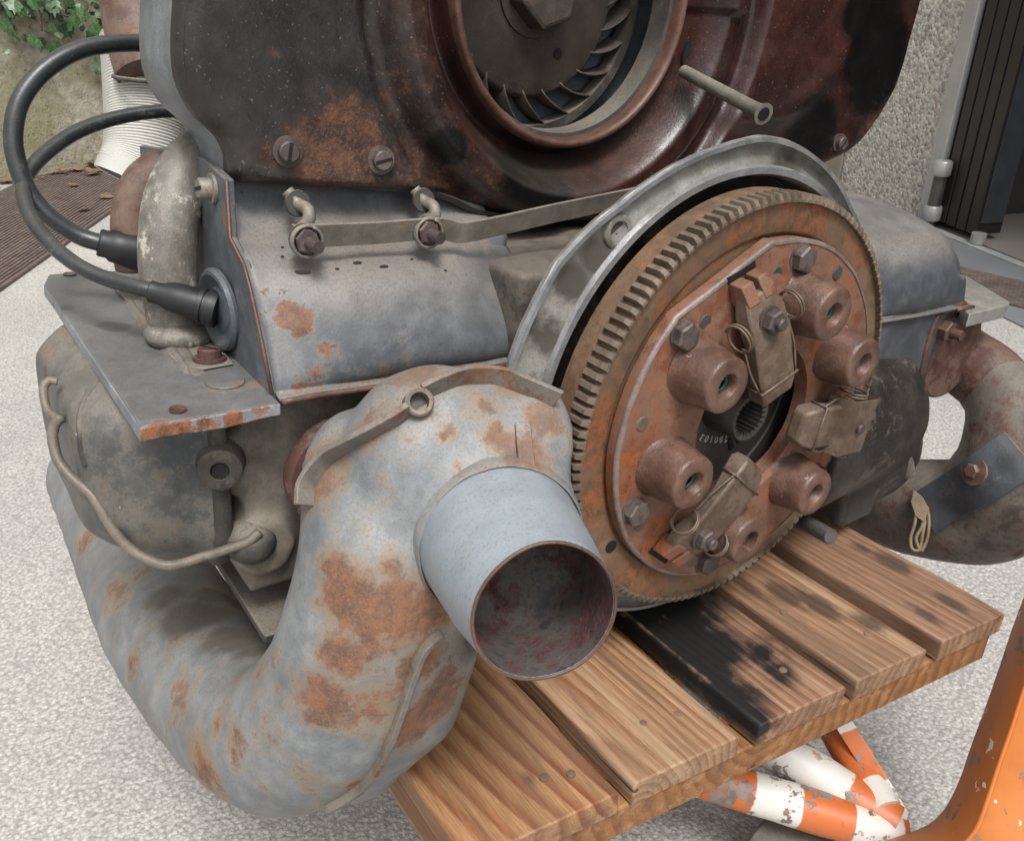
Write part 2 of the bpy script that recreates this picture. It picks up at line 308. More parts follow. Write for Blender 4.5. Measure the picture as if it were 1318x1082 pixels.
# ---- clutch cover
LV = (112, 232, 352)
def cover_outline(n=180):
    out = []
    for k in range(n):
        a = 360*k/n; r = .1135
        d = (a-118.5+180) % 360-180
        if abs(d) < 21: r = .1135*math.cos(R_(21))/math.cos(R_(d))+.0015
        out.append((a, r))
    return out
ol = cover_outline(); rin = .0505
rs = []
for (fr, y) in ((1.0, .0028), (1.0, -.0042), (.992, -.0052), (.75, -.0058), (.5, -.0085), (.22, -.0095), (.06, -.0088), (0, -.006), (0, .004)):
    rs.append([pol(rin+(r-rin)*fr, a, y) for a, r in ol])
mb = MB().rings(rs, True, False, False); mb.jiggle(.0004, 60)
cover = mb.build('clutch_cover', M['cover'], engine, 30)
MB().rings([[pol(r+dr, a, y) for a, r in ol] for dr, y in ((.0004, -.0035), (.0003, -.0046), (-.0008, -.0056), (-.0022, -.0058))], True, False, False).jiggle(.0004, 60).build('worn_edge', M['worn_edge'], cover, 60)
for k in range(3):
    for s in (-1, 1):
        deg = LV[k]+s*28
        mb = MB(); c = pol(.1025, deg, -.005); mb.lathe([(.0092, 0), (.0092, .0012), (.0088, .0014)], c, Yn, 20)
        hexnut(mb, c+Vector((0, -.0012, 0)), Yn, .0085, .0062, pol(1, deg+random.uniform(0, 50), 0)); mb.build('bolt', M['boltm'], cover, 30)
cupang = [(LV[0]-35.5, .0765), (LV[0]+34.5, .0775), (LV[1]-41, .078), (LV[1]+29, .0735), (LV[2]-40, .0715), (LV[2]+38, .0735)]
for deg, rad in cupang:
    c = pol(rad, deg, -.0075)
    mb = MB().lathe([(.0222, -.001), (.0214, .0005), (.0206, .003), (.0198, .009), (.0184, .017), (.0176, .0222), (.0172, .024), (.0163, .0249), (.0082, .0251), (.0076, .0246), (.0076, .008)], c, Yn, 40)
    for v_ in mb.v: v_.x = c.x+(v_.x-c.x)*.94; v_.z = c.z+(v_.z-c.z)*.94
    mb.jiggle(.0004, 90, deg)
    cup = mb.build('spring_cup', M['cup'], cover, 50)
    MB().lathe([(.0, .0165), (.0077, .0166)], c, Yn, 20).build('cup_bore', M['black'], cup)  # black disc set in the bore to paint its inner shade
    g = []
    for q in range(60):
        t = q/59*2*math.pi*1.6; g.append(c+Vector((.0058*math.cos(t), -.0172-.0014*q/59, .0058*math.sin(t))))
    MB().tube(g, .0012, 8).build('coil_spring', M['green'], cup, 180)
# small holes pressed through the cover
for deg, rad in ((95, .094), (60, .103), (131, .094), (171, .0995), (212, .101), (253, .102)):
    MB().lathe([(.0046, -.0012), (.0049, .0004), (.004, .0011), (.0, .0009)], pol(rad, deg, -.0054), Yn, 16).build('rivet_hole', M['disc'] if deg in (95, 60, 131) else M['lever'], cover)
# ---- release levers
def lever(deg, tilt=0):
    a = R_(deg); ri = Vector((-math.cos(a), 0, -math.sin(a))); tg = Vector((-math.sin(a), 0, math.cos(a))); o = pol(.096, deg, -.0055)
    def Q(i, t, h): return o+ri*i+tg*t+Vector((0, -h, 0))
    sec = [(0.000, .011, .004, .013), (.012, .0145, .006, .018), (.028, .015, .012, .0215), (.046, .0145, .0135, .0225), (.060, .0145, .011, .0235), (.068, .0125, .009, .0225), (.072, .009, .010, .019)]
    rs = [[Q(i, -w_, lo), Q(i, w_, lo), Q(i, w_*.96, hi), Q(i, -w_*.96, hi)] for i, w_, lo, hi in sec]
    lv = MB().rings(rs).build('release_lever', M['lever'], cover, 40, .0016)
    if deg == LV[2]:      # its sheet-metal keeper
        MB().rings([[Q(i, -.019, h0), Q(i, .019, h0), Q(i, .019, h0+.0012), Q(i, -.019, h0+.0012)] for i, h0 in ((-.002, .004), (.0, .023), (.034, .0265), (.039, .012))]).build('keeper', M['lever'], lv, 30, .0004)
    mb = MB(); c = Q(.016, 0, .0175); mb.lathe([(.0085, 0), (.0085, .0018), (.0075, .002)], c, Yn, 20); hexnut(mb, c+Vector((0, -.0018, 0)), Yn, .0073, .006, tg)
    mb.lathe([(.0038, 0), (.0038, .0105), (.003, .0115)], c, Yn, 14); mb.build('lever_nut', M['boltm'], lv, 30)
    # strap across the finger and the hairpin spring
    MB().tube([Q(.0575, -.015, .012), Q(.0575, -.0152, .0238), Q(.0575, .0152, .0238), Q(.0575, .015, .012)], .0009, 8).build('wire_clip', M['lever'], lv, 180)
    for s in (-1, 1):
        pth = [Q(.057, s*.0153, .022), Q(.042, s*.0185, .019), Q(.028, s*.0185, .016)]
        for q in range(26):
            t = q/25*2*math.pi*1.7; pth.append(Q(.018+.0085*math.cos(t), s*(.0195+.0035*q/25), .0155+.0085*math.sin(t)))
        MB().tube(spline(pth, 3), .0007, 8).build('hairpin_spring', M['lever'], lv, 180)
    for s in (-1, 1):     # the two ears through the slot in the cover
        mb = MB(); mb.rings([[Q(i, s*.0065-.0045, lo), Q(i, s*.0065+.0045, lo), Q(i, s*.0065+.0045, hi), Q(i, s*.0065-.0045, hi)] for i, lo, hi in ((-.0075, .001, .0105), (.004, .001, .0155), (.007, .004, .0135))])
        mb.build('lever_ear', M['cover'], lv, 30, .0007)
    MB().box((0, 0, 0), (.004, .0014, .022), Matrix.Translation(Q(-.0088, 0, .0)) @ Matrix.Rotation(-a, 4, 'Y')).build('slot', M['black'], lv)
for d in LV: lever(d)
# ---- clutch disc and hub
DY = .021
disc = MB().lathe([(.015, .0), (.028, .0012), (.050, .001), (.060, .0008), (.061, .002), (.095, .002)], (0, DY, 0), Yn, 80, None, False).build('clutch_disc', M['disc'], engine, 40)
rs = []
for (h, kind) in ((.0, 0), (.0235, 4), (.025, 1), (.0251, 2), (.024, 3), (.002, 3)):
    ring = []
    for q in range(144):
        rr = {0: .0182, 4: .0168, 1: .016, 2: .0142}.get(kind)
        if kind == 3: rr = .0118 if (q//3) % 2 else .0136
        ring.append(pol(rr, q/144*360, DY-h))
    rs.append(ring)
hub = MB().rings(rs, True, False, False).build('splined_hub', M['disc'], disc, 30)
MB().lathe([(.0, .0), (.0138, .0001)], (0, DY-.003, 0), Yn, 30).build('hub_bore', M['black'], disc)
for deg in (318, 307, 296): MB().box((0, 0, 0), (.010, .002, .004), Matrix.Translation(pol(.036, deg, DY-.0015)) @ Matrix.Rotation(-R_(deg), 4, 'Y')).build('damper_spring', M['black'], disc, 30, .0004)
def stamp(txt, px, py, size, rot):
    c = on(px, py, 'y', DY-.0016); deg = math.degrees(math.atan2(c.z, c.x)); rot += deg
    cu = bpy.data.curves.new('stamp', 'FONT'); cu.body = txt; cu.size = size; cu.align_x = 'CENTER'; cu.extrude = .00015
    o = bpy.data.objects.new('t', cu); COL.objects.link(o); dg = bpy.context.evaluated_depsgraph_get(); me = bpy.data.meshes.new_from_object(o.evaluated_get(dg)); bpy.data.objects.remove(o)
    Mx = Matrix.Translation(c) @ Matrix.Rotation(math.pi/2, 4, 'X') @ Matrix.Rotation(R_(rot), 4, 'Z')
    me.transform(Mx); return finish(me, 'stamped_lettering', M['letter'], disc, 0)
for i, ch in enumerate('1 780103'):
    if ch != ' ': stamp(ch, 945-i*5.6, 559+3*math.sin(i/7*math.pi), .0068, -90)
stamp('N', 909, 523, .0055, 0)
# ---- crankcase: bell-housing flange, block, oil-stained lower casting
case = None
fl_px = [(660, 470), (690, 395), (720, 340), (760, 297), (800, 265), (850, 228), (890, 206), (930, 190), (985, 177), (1015, 183), (1040, 195), (1065, 216), (1080, 235), (1095, 265)]
FY = .027
fl = []
for p in fl_px:
    q = on(*p, 'y', FY); fl.append((math.degrees(math.atan2(q.z, q.x)) % 360, math.hypot(q.x, q.z)))
fl.sort()
def r_out(a):
    a %= 360
    if a < fl[0][0]: return .158+(fl[0][1]-.158)*max(0, 1-(fl[0][0]-a)/15)
    if a > fl[-1][0]: return .160+(fl[-1][1]-.160)*max(0, 1-(a-fl[-1][0])/15)
    for (a0, r0), (a1, r1) in zip(fl, fl[1:]):
        if a0 <= a <= a1: t = (a-a0)/(a1-a0); return r0+(r1-r0)*t
angs = [360*k/240 for k in range(240)]
RI = .1425
prof = ((0, -.0, .050), (0, 0, .034), (0, .001, FY+.0015), (0, .0022, FY-.0008), (0, .006, FY-.0008), (0, .0072, FY+.0022), (.55, 0, FY+.0045), (.80, 0, FY+.0055), (.9, 0, FY+.003), (.93, 0, FY), (1., 0, FY), (1., .0012, FY+.002), (1., .0, FY+.006), (.5, 0, FY+.010), (.12, 0, FY+.014), (.05, 0, .050))
rs = []
for fr, ad, y in prof:
    rs.append([pol(RI+(r_out(a)-RI)*fr+ad, a, y) for a in angs])
mb = MB().rings(rs, True, False, False); mb.jiggle(.0005, 70)
case = mb.build('crankcase', M['alloy'], engine, 30)
MB().rings([[pol(RI+r_, a, y) for a in angs] for r_, y in ((.0003, FY+.004), (.0012, FY+.0006), (.0022, FY-.0012), (.006, FY-.0012), (.0073, FY+.0015))], True, False, False).build('machined_rim', M['alloy_edge'], case, 40)
MB().rings([[pol(r_out(a)+d, a, y) for a in angs] for d, y in ((-.0022, FY-.0004), (.0004, FY-.0003), (.0012, FY+.002))], True, False, False).build('flange_edge', M['alloy_edge'], case, 40)
MB().lathe([(.0, 0), (.1425, .001)], (0, .049, 0), Yn, 64).build('bell_floor', M['oily'], case)
c = on(796, 299, 'y', FY+.003)
MB().lathe([(.0105, -.005), (.0098, .0006), (.0088, .0013), (.0064, .0009), (.0058, -.003)], c, Yn, 24).build('bolt_hole', M['alloy'], case, 50)
MB().lathe([(.0, 0), (.0056, .0002)], c+Vector((0, .0012, 0)), Yn, 16).build('hole_floor', M['dust_dark'], case)
# block behind the flange
mb = MB(); mb.box((-.015, .22, -.04), (.25, .31, .25)); mb.box((.05, .2, .06), (.2, .2, .06))
me = remesh(mb, .006, 6, .0015, 25)
finish(me, 'block', M['casedark'], case, 180)
# dusty cooling shelf between the tins (top of the block)
MB().prism([Vector(q) for q in ((-.122, .136, .086), (.02, .136, .088), (.02, .05, .083), (-.082, .05, .076), (-.102, .09, .081))], (0, 0, -.03)).jiggle(.001, 40).build('case_shelf', M['casedark'], case, 30, .004)
# oily right lower casting
mb = MB(); mb.tube([(.10, .06, -.055), (.24, .06, -.06)], [.075, .062], 28); mb.box((.14, .12, -.11), (.22, .13, .10)); mb.tube([(.22, .075, -.07), (.275, .07, -.075)], [.055, .045], 24)
mb.sphere((.25, .05, -.10), (.05, .04, .05)); mb.box((.2, .04, -.13), (.05, .05, .03)); mb.tube([(.16, .03, -.05), (.27, .03, -.058)], .008, 12)
me = remesh(mb, .004, 16, .0012, 30, 3); finish(me, 'oily_casting', M['oily'], case, 180)
for px, py in ((1165, 575), (1195, 545)):
    c = on(px, py, 'y', .005); 
MB().tube([on(1160, 575, 'y', .02), on(1168, 610, 'y', .015)], .007, 16).build('drain_boss', M['head'], case, 40, .001)
# lower stud
a = on(1028, 668, 'y', .03); b = on(1068, 690, 'y', -.01)
b = on(1070, 691, 'y', -.012); mb = MB(); L = (b-a).length; ax = (b-a).normalized(); mb.cyl(a, b, .0048, .0046, 20)
pth = []
for q in range(320):
    t = q/319; v = ax.orthogonal().normalized(); u = ax.cross(v); ph = t*2*math.pi*18; pth.append(a+ax*L*t*.995+(v*math.cos(ph)+u*math.sin(ph))*.0053)
mb.tube(pth, .0011, 6); mb.build('stud', M['stud'], case, 40)
# ---- engine tins
def sm_(a, b, x): t = min(max((x-a)/(b-a), 0), 1); return t*t*(3-2*t)
def tin(sgn, xo, xi, dy, mat, name, ext):
    P0 = [(.0665, .0325), (.0735, .034), (.0765, .041), (.085, .057), (.0925, .070), (.0985, .080), (.105, .088), (.112, .0935), (.122, .096), (.130, .098), (.1365, .101), (.145, .110), (.150, .128)] if sgn < 0 else [(.0665, .0325), (.0735, .034), (.0765, .043), (.082, .060), (.089, .074), (.098, .085), (.109, .0925), (.122, .097), (.140, .1005), (.160, .1025), (.180, .104), (.2, .105)]
    prof = spline([Vector((0, y, z)) for y, z in P0], 4); rs = []
    N = 46
    for i in range(N+1):
        t = i/N; ring = []
        for k, p in enumerate(prof):
            s = k/(len(prof)-1); xe = xi if sgn > 0 else (-.082-.034*sm_(.035, .097, p.z))
            x = xo+(xe-xo)*t
            o_ = max(0, 1-t*5) if sgn > 0 else 0
            e = max(0, (t-.72)/.28); e *= (1 if sgn > 0 else .45); dz = -.028*e*e*(1 if s < .6 else .15); dyy = .016*e*e*(1 if s < .6 else 0)
            # the pressed bulge swells a little towards its middle
            bl = math.sin(math.pi*min(t*1.15, 1))*(.013 if .1 < s < .55 else 0)*math.sin(math.pi*min(max((s-.05)/.5, 0), 1))
            zz = p.z if sgn > 0 or p.z < .1 else .1+(p.z-.1)*1
            ring.append(Vector((x, p.y+dy+dyy-bl, zz+dz+bl*.4-.010*o_*o_*(1 if s > .25 else 0))))
        rs.append(ring)
    mb = MB().rings(rs, False); mb.jiggle(.0012, 28, 2+sgn); mb.jiggle(.0005, 90, 5)
    return mb.build(name, mat, engine, 180, 0, 2, 0, .0016)
tin_l = tin(-1, -.279, -.10, 0, M['tin'], 'cylinder_tin', 0)
tin_r = tin(1, .300, .10, -.042, M['tin_right'], 'cylinder_tin', 1)
# rolled lip and rusty bottom edge of the left tin
MB().tube([Vector((x, .0655+.001*math.sin(x*90), .0322)) for x in [-.279+.006*i for i in range(28)]], .0016, 8).build('rolled_lip', M['copper_edge'], tin_l, 180)
MB().tube([Vector((x, .0655-.042, .0322)) for x in (.300, .29, .275)], .0016, 8).build('rolled_lip', M['copper_edge'], tin_r, 180)
# right tin: front skirt down to its foot
mb = MB(); sk = []
for z in [.036-.006*i for i in range(15)]:
    x1 = .285 if z > .02 else (.285-.012*(.02-z)/.01 if z > .01 else .273-.12*(.01-z)*.35)
    sk.append([Vector((x, .0325-.0035*math.sin((x-.1)*17)+(.0 if z > -.03 else 0), z)) for x in [.10+(x1-.10)*j/14 for j in range(15)]])
mb.rings(sk, False); mb.jiggle(.001, 40); mb.build('skirt', M['tin_right'], tin_r, 180, 0, 2, 0, .0016)
ft = [on(x, y, 'z', -.048) for x, y in ((1122, 505), (1128, 495), (1180, 488), (1192, 492), (1190, 498), (1175, 503), (1140, 507))]
MB().prism(ft, (0, 0, -.003)).build('foot', M['alloy'], tin_r, 30, .001)
rl = [on(x, y, 'y', .03) for x, y in ((1241, 391), (1222, 399), (1208, 405), (1200, 420), (1190, 455), (1183, 488))]
MB().tube(spline(rl, 5), .0028, 8).build('rusty_edge', M['copper_edge'], tin_r, 180)
# end wall of the left tin with its plug opening
wall = [(.074, .030), (.0735, .034), (.085, .057), (.0985, .080), (.107, .091), (.1265, .100), (.1275, .129), (.16, .1335), (.2, .132), (.3, .12), (.3, .03)]
endwall = MB().prism([Vector((-.2815, y, z)) for y, z in wall], (.0045, 0, 0)).build('plug_side_wall', M['plate'], tin_l, 30, .0008)
MB().tube([Vector((-.281, y, z)) for y, z in wall[1:7]], .0011, 8).build('welded_edge', M['copper_edge'], tin_l, 180)
# screws on the wall
def slotscrew(c, axis, r, h, parent, mat='boltm', name='screw', ang=20):
    ax = Vector(axis).normalized(); a = ax.orthogonal().normalized(); a = Matrix.Rotation(R_(ang), 3, ax) @ a; b = ax.cross(a); c = Vector(c)
    mb = MB().lathe([(r*1.45, -.001), (r*1.45, .0008), (r*1.02, .001), (r, h*.85), (r*.85, h)], c, ax, 22); o = mb.build(name, M[mat], parent, 40)
    mx = Matrix((list(a)+[0], list(b)+[0], list(ax)+[0], [0, 0, 0, 1])).transposed(); mx.translation = c+ax*h
    MB().box((0, 0, -.0004), (r*1.8, r*.34, .0012), mx).build('slot', M['black'], o, 0); return o
def stamp_screw(px, py, plane, val, axis, r, h, parent, mat='boltm', ang=20): return slotscrew(on(px, py, plane, val), axis, r, h, parent, mat, 'screw', ang)
stamp_screw(272, 243, 'x', -.2825, (-1, 0, .05), .0055, .007, tin_l, 'strap', 60)
# ---- side plate over the valve cover (left) and the stub seen on the right
pl = [on(x, y, 'z', .033) for x, y in ((57, 366), (63, 353), (100, 350), (190, 345), (353, 519), (181, 549))]
pl[3].x = -.2805; pl[3].y = .318; pl[4].x = -.2805
plate = MB().prism(pl, (0, 0, -.0022)).build('side_plate', M['plate'], engine, 30, .0011, 3)
bp = [pl[1], pl[0], pl[5], pl[4]]
for i, (a, b) in enumerate(zip(bp, bp[1:])):
    d = (b-a).normalized(); nrm = Vector((d.y, -d.x, 0)); nrm = nrm if nrm.dot(Vector((-1, -1, 0))) > 0 else -nrm
    n = 12
    MB().rings([[a.lerp(b, k/n)+Vector((0, 0, -.001))-nrm*.0024, a.lerp(b, k/n)+nrm*.0004+Vector((0, 0, -.0005)), a.lerp(b, k/n)+nrm*.001+Vector((0, 0, -.0075+.0005*math.sin(k*.7))), a.lerp(b, k/n)-nrm*.0012+Vector((0, 0, -.0075+.0005*math.sin(k*.7)))] for k in range(n+1)]).jiggle(.0005, 50, i).build('folded_edge', M['plate_edge'], plate, 40, .0008)
# raised pressing on the plate, round blank, hole rims, screw
rp = spline([on(x, y, 'z', .0335) for x, y in ((143, 372), (150, 372), (185, 412), (218, 462), (232, 474), (260, 478), (300, 476))], 6)
inn = [on(x, y, 'z', .0335) for x, y in ((146, 373), (188, 412), (220, 462), (233, 473), (262, 477), (300, 470), (250, 400), (190, 360))]
MB().prism(inn, (0, 0, .0014)).build('dusty_pressing', M['head'], plate, 30, .001, 3)
cc = on(290, 491, 'z', .0336); MB().lathe([(.0098, 0), (.0094, .0006), (.0086, .0005), (.0, .0003)], cc, (0, 0, 1), 28).build('round_blank', M['plate'], plate, 30)
cc = on(229, 527, 'z', .0336); MB().lathe([(.0042, 0), (.004, .0007), (.003, .0004), (.0, -.0005)], cc, (0, 0, 1), 20).build('hole_rim', M['copper_edge'], plate, 30)
cc = on(90, 353, 'z', .0336); MB().lathe([(.0042, 0), (.004, .0007), (.003, .0004), (.0, -.0005)], cc, (0, 0, 1), 20).build('hole_rim', M['dust_dark'], plate, 30)
cc = on(270, 463, 'z', .0345); MB().lathe([(.009, -.001), (.0088, .0003)], cc, (0, 0, 1), 20).build('screw_seat', M['dust_dark'], plate, 30); slotscrew(cc+Vector((0, 0, .0008)), (.05, .1, 1), .0062, .006, plate, 'rustred', 'screw', 75)
# right stub plate
pr = [on(x, y, 'z', .031) for x, y in ((1240, 352), (1300, 388), (1298, 392), (1248, 404), (1238, 396))]
MB().prism(pr, (0, 0, -.012)).build('side_plate', M['alloy'], engine, 30, .0012)
# ---- fan housing
AX, AZ = -.052, .233
hp = [(-.296, .209), (-.2985, .189), (-.298, .173), (-.291, .158), (-.281, .149), (-.2765, .139), (-.275, .127), (-.255, .125), (-.208, .121), (-.166, .117), (-.145, .112), (-.125, .104), (-.09, .098), (-.04, .096), (.03, .097), (.09, .104), (.16, .118), (.235, .137), (.25, .144), (.262, .153), (.281, .181), (.2885, .206), (.291, .256), (.288, .32), (.27, .37), (.22, .405), (.12, .425), (0, .43), (-.12, .425), (-.22, .405), (-.275, .37), (-.293, .32), (-.296, .25)]
hp3 = []
cl = [Vector((x, 0, z)) for x, z in hp]; cl2 = cl+[cl[0]]
for p in spline(cl2, 5)[:-1]: hp3.append(((math.degrees(math.atan2(p.z-AZ, p.x-AX)) % 360), math.hypot(p.z-AZ, p.x-AX)))
hp3.sort()
def ho(a):
    a %= 360
    for i in range(len(hp3)):
        a0, r0 = hp3[i-1]; a1, r1 = hp3[i]
        if i == 0: a0 -= 360
        if a0 <= a <= a1: return r0+(r1-r0)*(a-a0)/max(a1-a0, 1e-6)
    a0, r0 = hp3[-1]; a1, r1 = hp3[0]; return r0+(r1-r0)*(a-a0)/max(a1+360-a0, 1e-6)
def sm(a, b, x): t = min(max((x-a)/(b-a), 0), 1); return t*t*(3-2*t)
FH = .13
def face_y(r, a):       # pressed dish round the fan inlet
    y = FH
    y += .012*sm(.158, .150, r)-.016*sm(.146, .130, r)*(1-.35*sm(200, 330, a))+.036*sm(.122, .098, r)-.014*sm(.099, .090, r)
    return y
rs = []; NA = 300
al = [360*k/NA for k in range(NA)]
RIN = .0885
for k in range(74):
    fr = k/73; ring = []
    for a in al:
        ro = ho(a)
        r = RIN+(min(ro, .17)-RIN)*min(fr/.72, 1)+(max(ro-.17, 0))*max((fr-.72)/.28, 0)
        x, z = AX+r*math.cos(R_(a)), AZ+r*math.sin(R_(a)); y = face_y(r, a)
        e = ro-r
        y += .007*sm(.007, 0, e)
        # pressings and dents on the right half
        y += -.005*math.exp(-((math.hypot(x-.10, z-.29)-.125)/.008)**2)*sm(.05, .12, x)*sm(.30, .22, z)
        y += .004*math.exp(-((x-.21)**2+(z-.23)**2)/.0009) - .003*math.exp(-((x-.15)**2+(z-.17)**2)/.0006)
        y += mnoise.noise(Vector((x*22, z*22, 1)))*.0018+mnoise.noise(Vector((x*70, z*70, 4)))*.0005
        ring.append(Vector((x, y, z)))
    rs.append(ring)
# rolled edge then the side wall going back
for dy, ins in ((.008, -.0006), (.012, -.001), (.025, -.002), (.04, -.002), (.06, -.002), (.072, .002), (.076, .012)):
    rs.append([Vector((AX+(ho(a)-ins)*math.cos(R_(a)), FH+.006+dy, AZ+(ho(a)-ins)*math.sin(R_(a)))) for a in al])
front, side = rs[:75], rs[74:]
housing = MB().rings(front, True, False, False).build('fan_housing', M['shroud'], engine, 180)
MB().rings(side, True, False, True).build('housing_side', M['shroud_side'], housing, 60)
MB().rings([[Vector((AX+(ho(a)+d)*math.cos(R_(a)), FH+y, AZ+(ho(a)+d)*math.sin(R_(a)))) for a in al] for d, y in ((-.003, .0045), (.0002, .0068), (.0008, .010), (-.0012, .013))], True, False, False).build('rolled_rim', M['shroud'], housing, 180)
ir = FH+.012-.016+.036-.014
MB().rings([[Vector((AX+(RIN+dr)*math.cos(R_(a)), ir+dy, AZ+(RIN+dr)*math.sin(R_(a)))) for a in al] for dr, dy in ((.004, .004), (.003, -.002), (.0008, -.0042), (-.0014, -.003), (-.0022, .001), (-.0025, .008), (-.0025, .016))], True, False, False).build('inlet_lip', M['copper_edge'], housing, 180)
MB().rings([[Vector((AX+r_*math.cos(R_(a)), y, AZ+r_*math.sin(R_(a)))) for a in al[::3]] for r_, y in ((.0875, ir+.006), (.0835, ir+.0065), (.0825, ir+.022), (.084, ir+.024))], True, False, False).build('inlet_ring', M['dust_dark'], housing, 40)
for px, py, ang in ((370, 195, 35), (490, 206, -30), (1080, 184, 10)): slotscrew(on(px, py, 'y', FH-.001), (-.1, -1, .05), .0054 if px < 1000 else .005, .0055, housing, 'boltm', 'screw', ang)
# clutch cable tube and its slot
a = on(880, 92, 'y', FH+.012); b = on(983, 147, 'y', FH-.075)
mb = MB().tube([a, a.lerp(b, .9), a.lerp(b, .96), b], [.0042, .0045, .0052, .0068], 20); mb.build('cable_tube', M['strap'], housing, 40)
MB().lathe([(.0, 0), (.0042, .0003)], b, (b-a), 14).build('tube_bore', M['black'], housing)
hv = bvh_of(housing.data); hh = hit(hv, 884, 72); c = hh[0]-Vector((0, .0008, 0))
MB().rings([[c+Vector((.0042*math.cos(t), h, .010*math.sin(t))) for t in (2*math.pi*k/24 for k in range(24))] for h in (0, .0012)]).build('tube_slot', M['black'], housing)  # flat black oval on the surface, painted shade of the slot
# rust ledge along the bottom of the housing
# ---- cooling fan
FNY = .195
fan = MB().lathe([(.02, .001), (.063, .002), (.065, .0005), (.0665, -.004), (.0645, -.014)], (AX, FNY, AZ), Yn, 64).build('cooling_fan', M['fan'], engine, 40)
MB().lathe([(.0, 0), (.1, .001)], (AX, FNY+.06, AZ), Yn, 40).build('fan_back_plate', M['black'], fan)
mb = MB(); mb.lathe([(.0285, 0), (.0285, .002), (.027, .0025)], (AX, FNY-.001, AZ), Yn, 32); mb.build('hub_washer', M['fan'], fan, 40)
mb = MB(); hexnut(mb, (AX, FNY-.003, AZ), Yn, .0235, .017, (math.cos(R_(20)), 0, math.sin(R_(20)))); mb.build('hub_nut', M['fan'], fan, 20, .001)
MB().lathe([(.0, 0), (.0035, .0002)], on(718, 69, 'y', FNY-.0025), Yn, 16).build('balance_hole', M['black'], fan)
for k in range(24):
    a0 = 360*k/24; rs = []
    for q in range(7):
        t = q/6; rr = .061+.0285*t; aa = a0+20*t**1.2-4
        rs.append([Vector((AX+rr*math.cos(R_(aa)), FNY-.002-.004*math.sin(t*2.6)+.004*t, AZ+rr*math.sin(R_(aa)))), Vector((AX+rr*math.cos(R_(aa+3)), FNY+.045, AZ+rr*math.sin(R_(aa+3))))])
    MB().rings(rs, False).build('blade', M['fan'], fan, 60, 0, 2, 0, .0012)
MB().lathe([(.0905, -.05), (.0905, .002), (.084, .0025), (.084, -.01)], (AX, FNY, AZ), Yn, 64, None, False).build('fan_rim', M['dust_dark'], fan, 40)
# ---- strap bar with its two bolts and hooks
SY = .1
sp = [on(x, y, 'y', q) for x, y, q in ((376, 303, .103), (385, 304, .1), (480, 300, .098), (560, 294, .096), (588, 299, .096), (605, 298, .093), (640, 291, .094), (720, 273, .098), (830, 250, .104))]
strap = MB().strip(spline(sp, 6), (0, -.25, .97), (0, -.97, -.25), .0125, .0018).build('strap_bar', M['strap'], engine, 40, .0005)
for (px, py), (hx, hy) in (((392, 309), (383, 262)), ((548, 298), (545, 258))):
    c = on(px, py, 'y', .097); mb = MB()
    mb.lathe([(.0085, 0), (.0085, .0012)], c, (0, -1, .15), 20); hexnut(mb, c+Vector((0, -.001, 0)), (0, -1, .1), .0068, .0045)
    b = MB; mb.cyl(c, c+Vector((.002, -.013, -.001)), .0036, .0034, 14); mb.build('bolt', M['boltm'], strap, 30)
    pth = []
    for q in range(50): t = q/49*2*math.pi*2.2; pth.append(c+Vector((.0078*math.cos(t), -.001-.004*q/49, .0078*math.sin(t))))
    MB().tube(pth, .0009, 6).build('spring_washer', M['strap'], strap, 180)
    top = on(hx, hy, 'y', .126)
    MB().tube(spline([top+Vector((-.004, .004, .006)), top, on(hx+13, hy+8, 'y', .118), on(hx+14, hy+22, 'y', .112), c+Vector((0, .004, .004)), c], 6), .0034, 12).build('hook_rod', M['strap'], strap, 180)
    MB().lathe([(.0072, 0), (.0068, .0015), (.004, .0016)], top, (0, -1, .2), 20).build('hook_eye', M['dust_dark'], strap, 40)
# ---- spark plug grommet, boots, ignition leads
g = on(285, 398, 'x', -.2835); gax = Vector((-1, -.10, -.03)).normalized()
gro = MB().lathe([(.0225, 0), (.0228, .002), (.0215, .004), (.0195, .0042), (.0165, .0015), (.0125, .0012), (.0115, .002)], g, gax, 44).build('plug_grommet', M['plateblue'], engine, 40)
dg = (g-CP).dot(CF); b0 = g+gax*.002; b1 = far(193, 374, dg-.006)
ax = (b1-b0); L = ax.length; axn = ax.normalized()
MB().lathe([(.0100, 0), (.0104, L*.06), (.0100, L*.16), (.0088, L*.165), (.0088, L*.2), (.0097, L*.205), (.0097, L*.27), (.0086, L*.28), (.0084, L*.5), (.0080, L*.68), (.0062, L*.84), (.0062, L*.985), (.0056, L)], b0, axn, 36).build('plug_boot', M['rubber'], gro, 40)
w2 = [b1-axn*.01, b1+axn*.004]+[far(x, y, dg+q) for x, y, q in ((140, 359, -.002), (100, 342, .0), (66, 316, .006), (42, 286, .012), (31, 254, .02), (36, 224, .03), (60, 196, .042), (100, 170, .056), (150, 152, .07), (200, 144, .082), (252, 143, .095))]
MB().tube(spline(w2, 10), .0043, 20).jiggle(.0007, 22, 3).build('ignition_lead', M['wire'], engine, 180)
c0 = on(192, 327, 'y', .235); c1 = on(127, 312, 'y', .24); d = c1-c0; L = d.length
MB().lathe([(.0115, -.01), (.0115, L*.3), (.0105, L*.55), (.0098, L*.75), (.0082, L*.82), (.0082, L*.97), (.0076, L)], c0, d, 30).build('plug_boot', M['rubber'], engine, 40)
w1 = [c1-d*.05]+[on(x, y, 'y', q) for x, y, q in ((100, 302, .245), (64, 278, .25), (38, 248, .255), (22, 210, .26), (17, 170, .265), (27, 128, .27), (55, 92, .275), (95, 67, .28), (140, 57, .285), (200, 56, .29), (240, 58, .295))]
MB().tube(spline(w1, 10), .0052, 20).jiggle(.0008, 18, 8).build('ignition_lead', M['wire'], engine, 180)
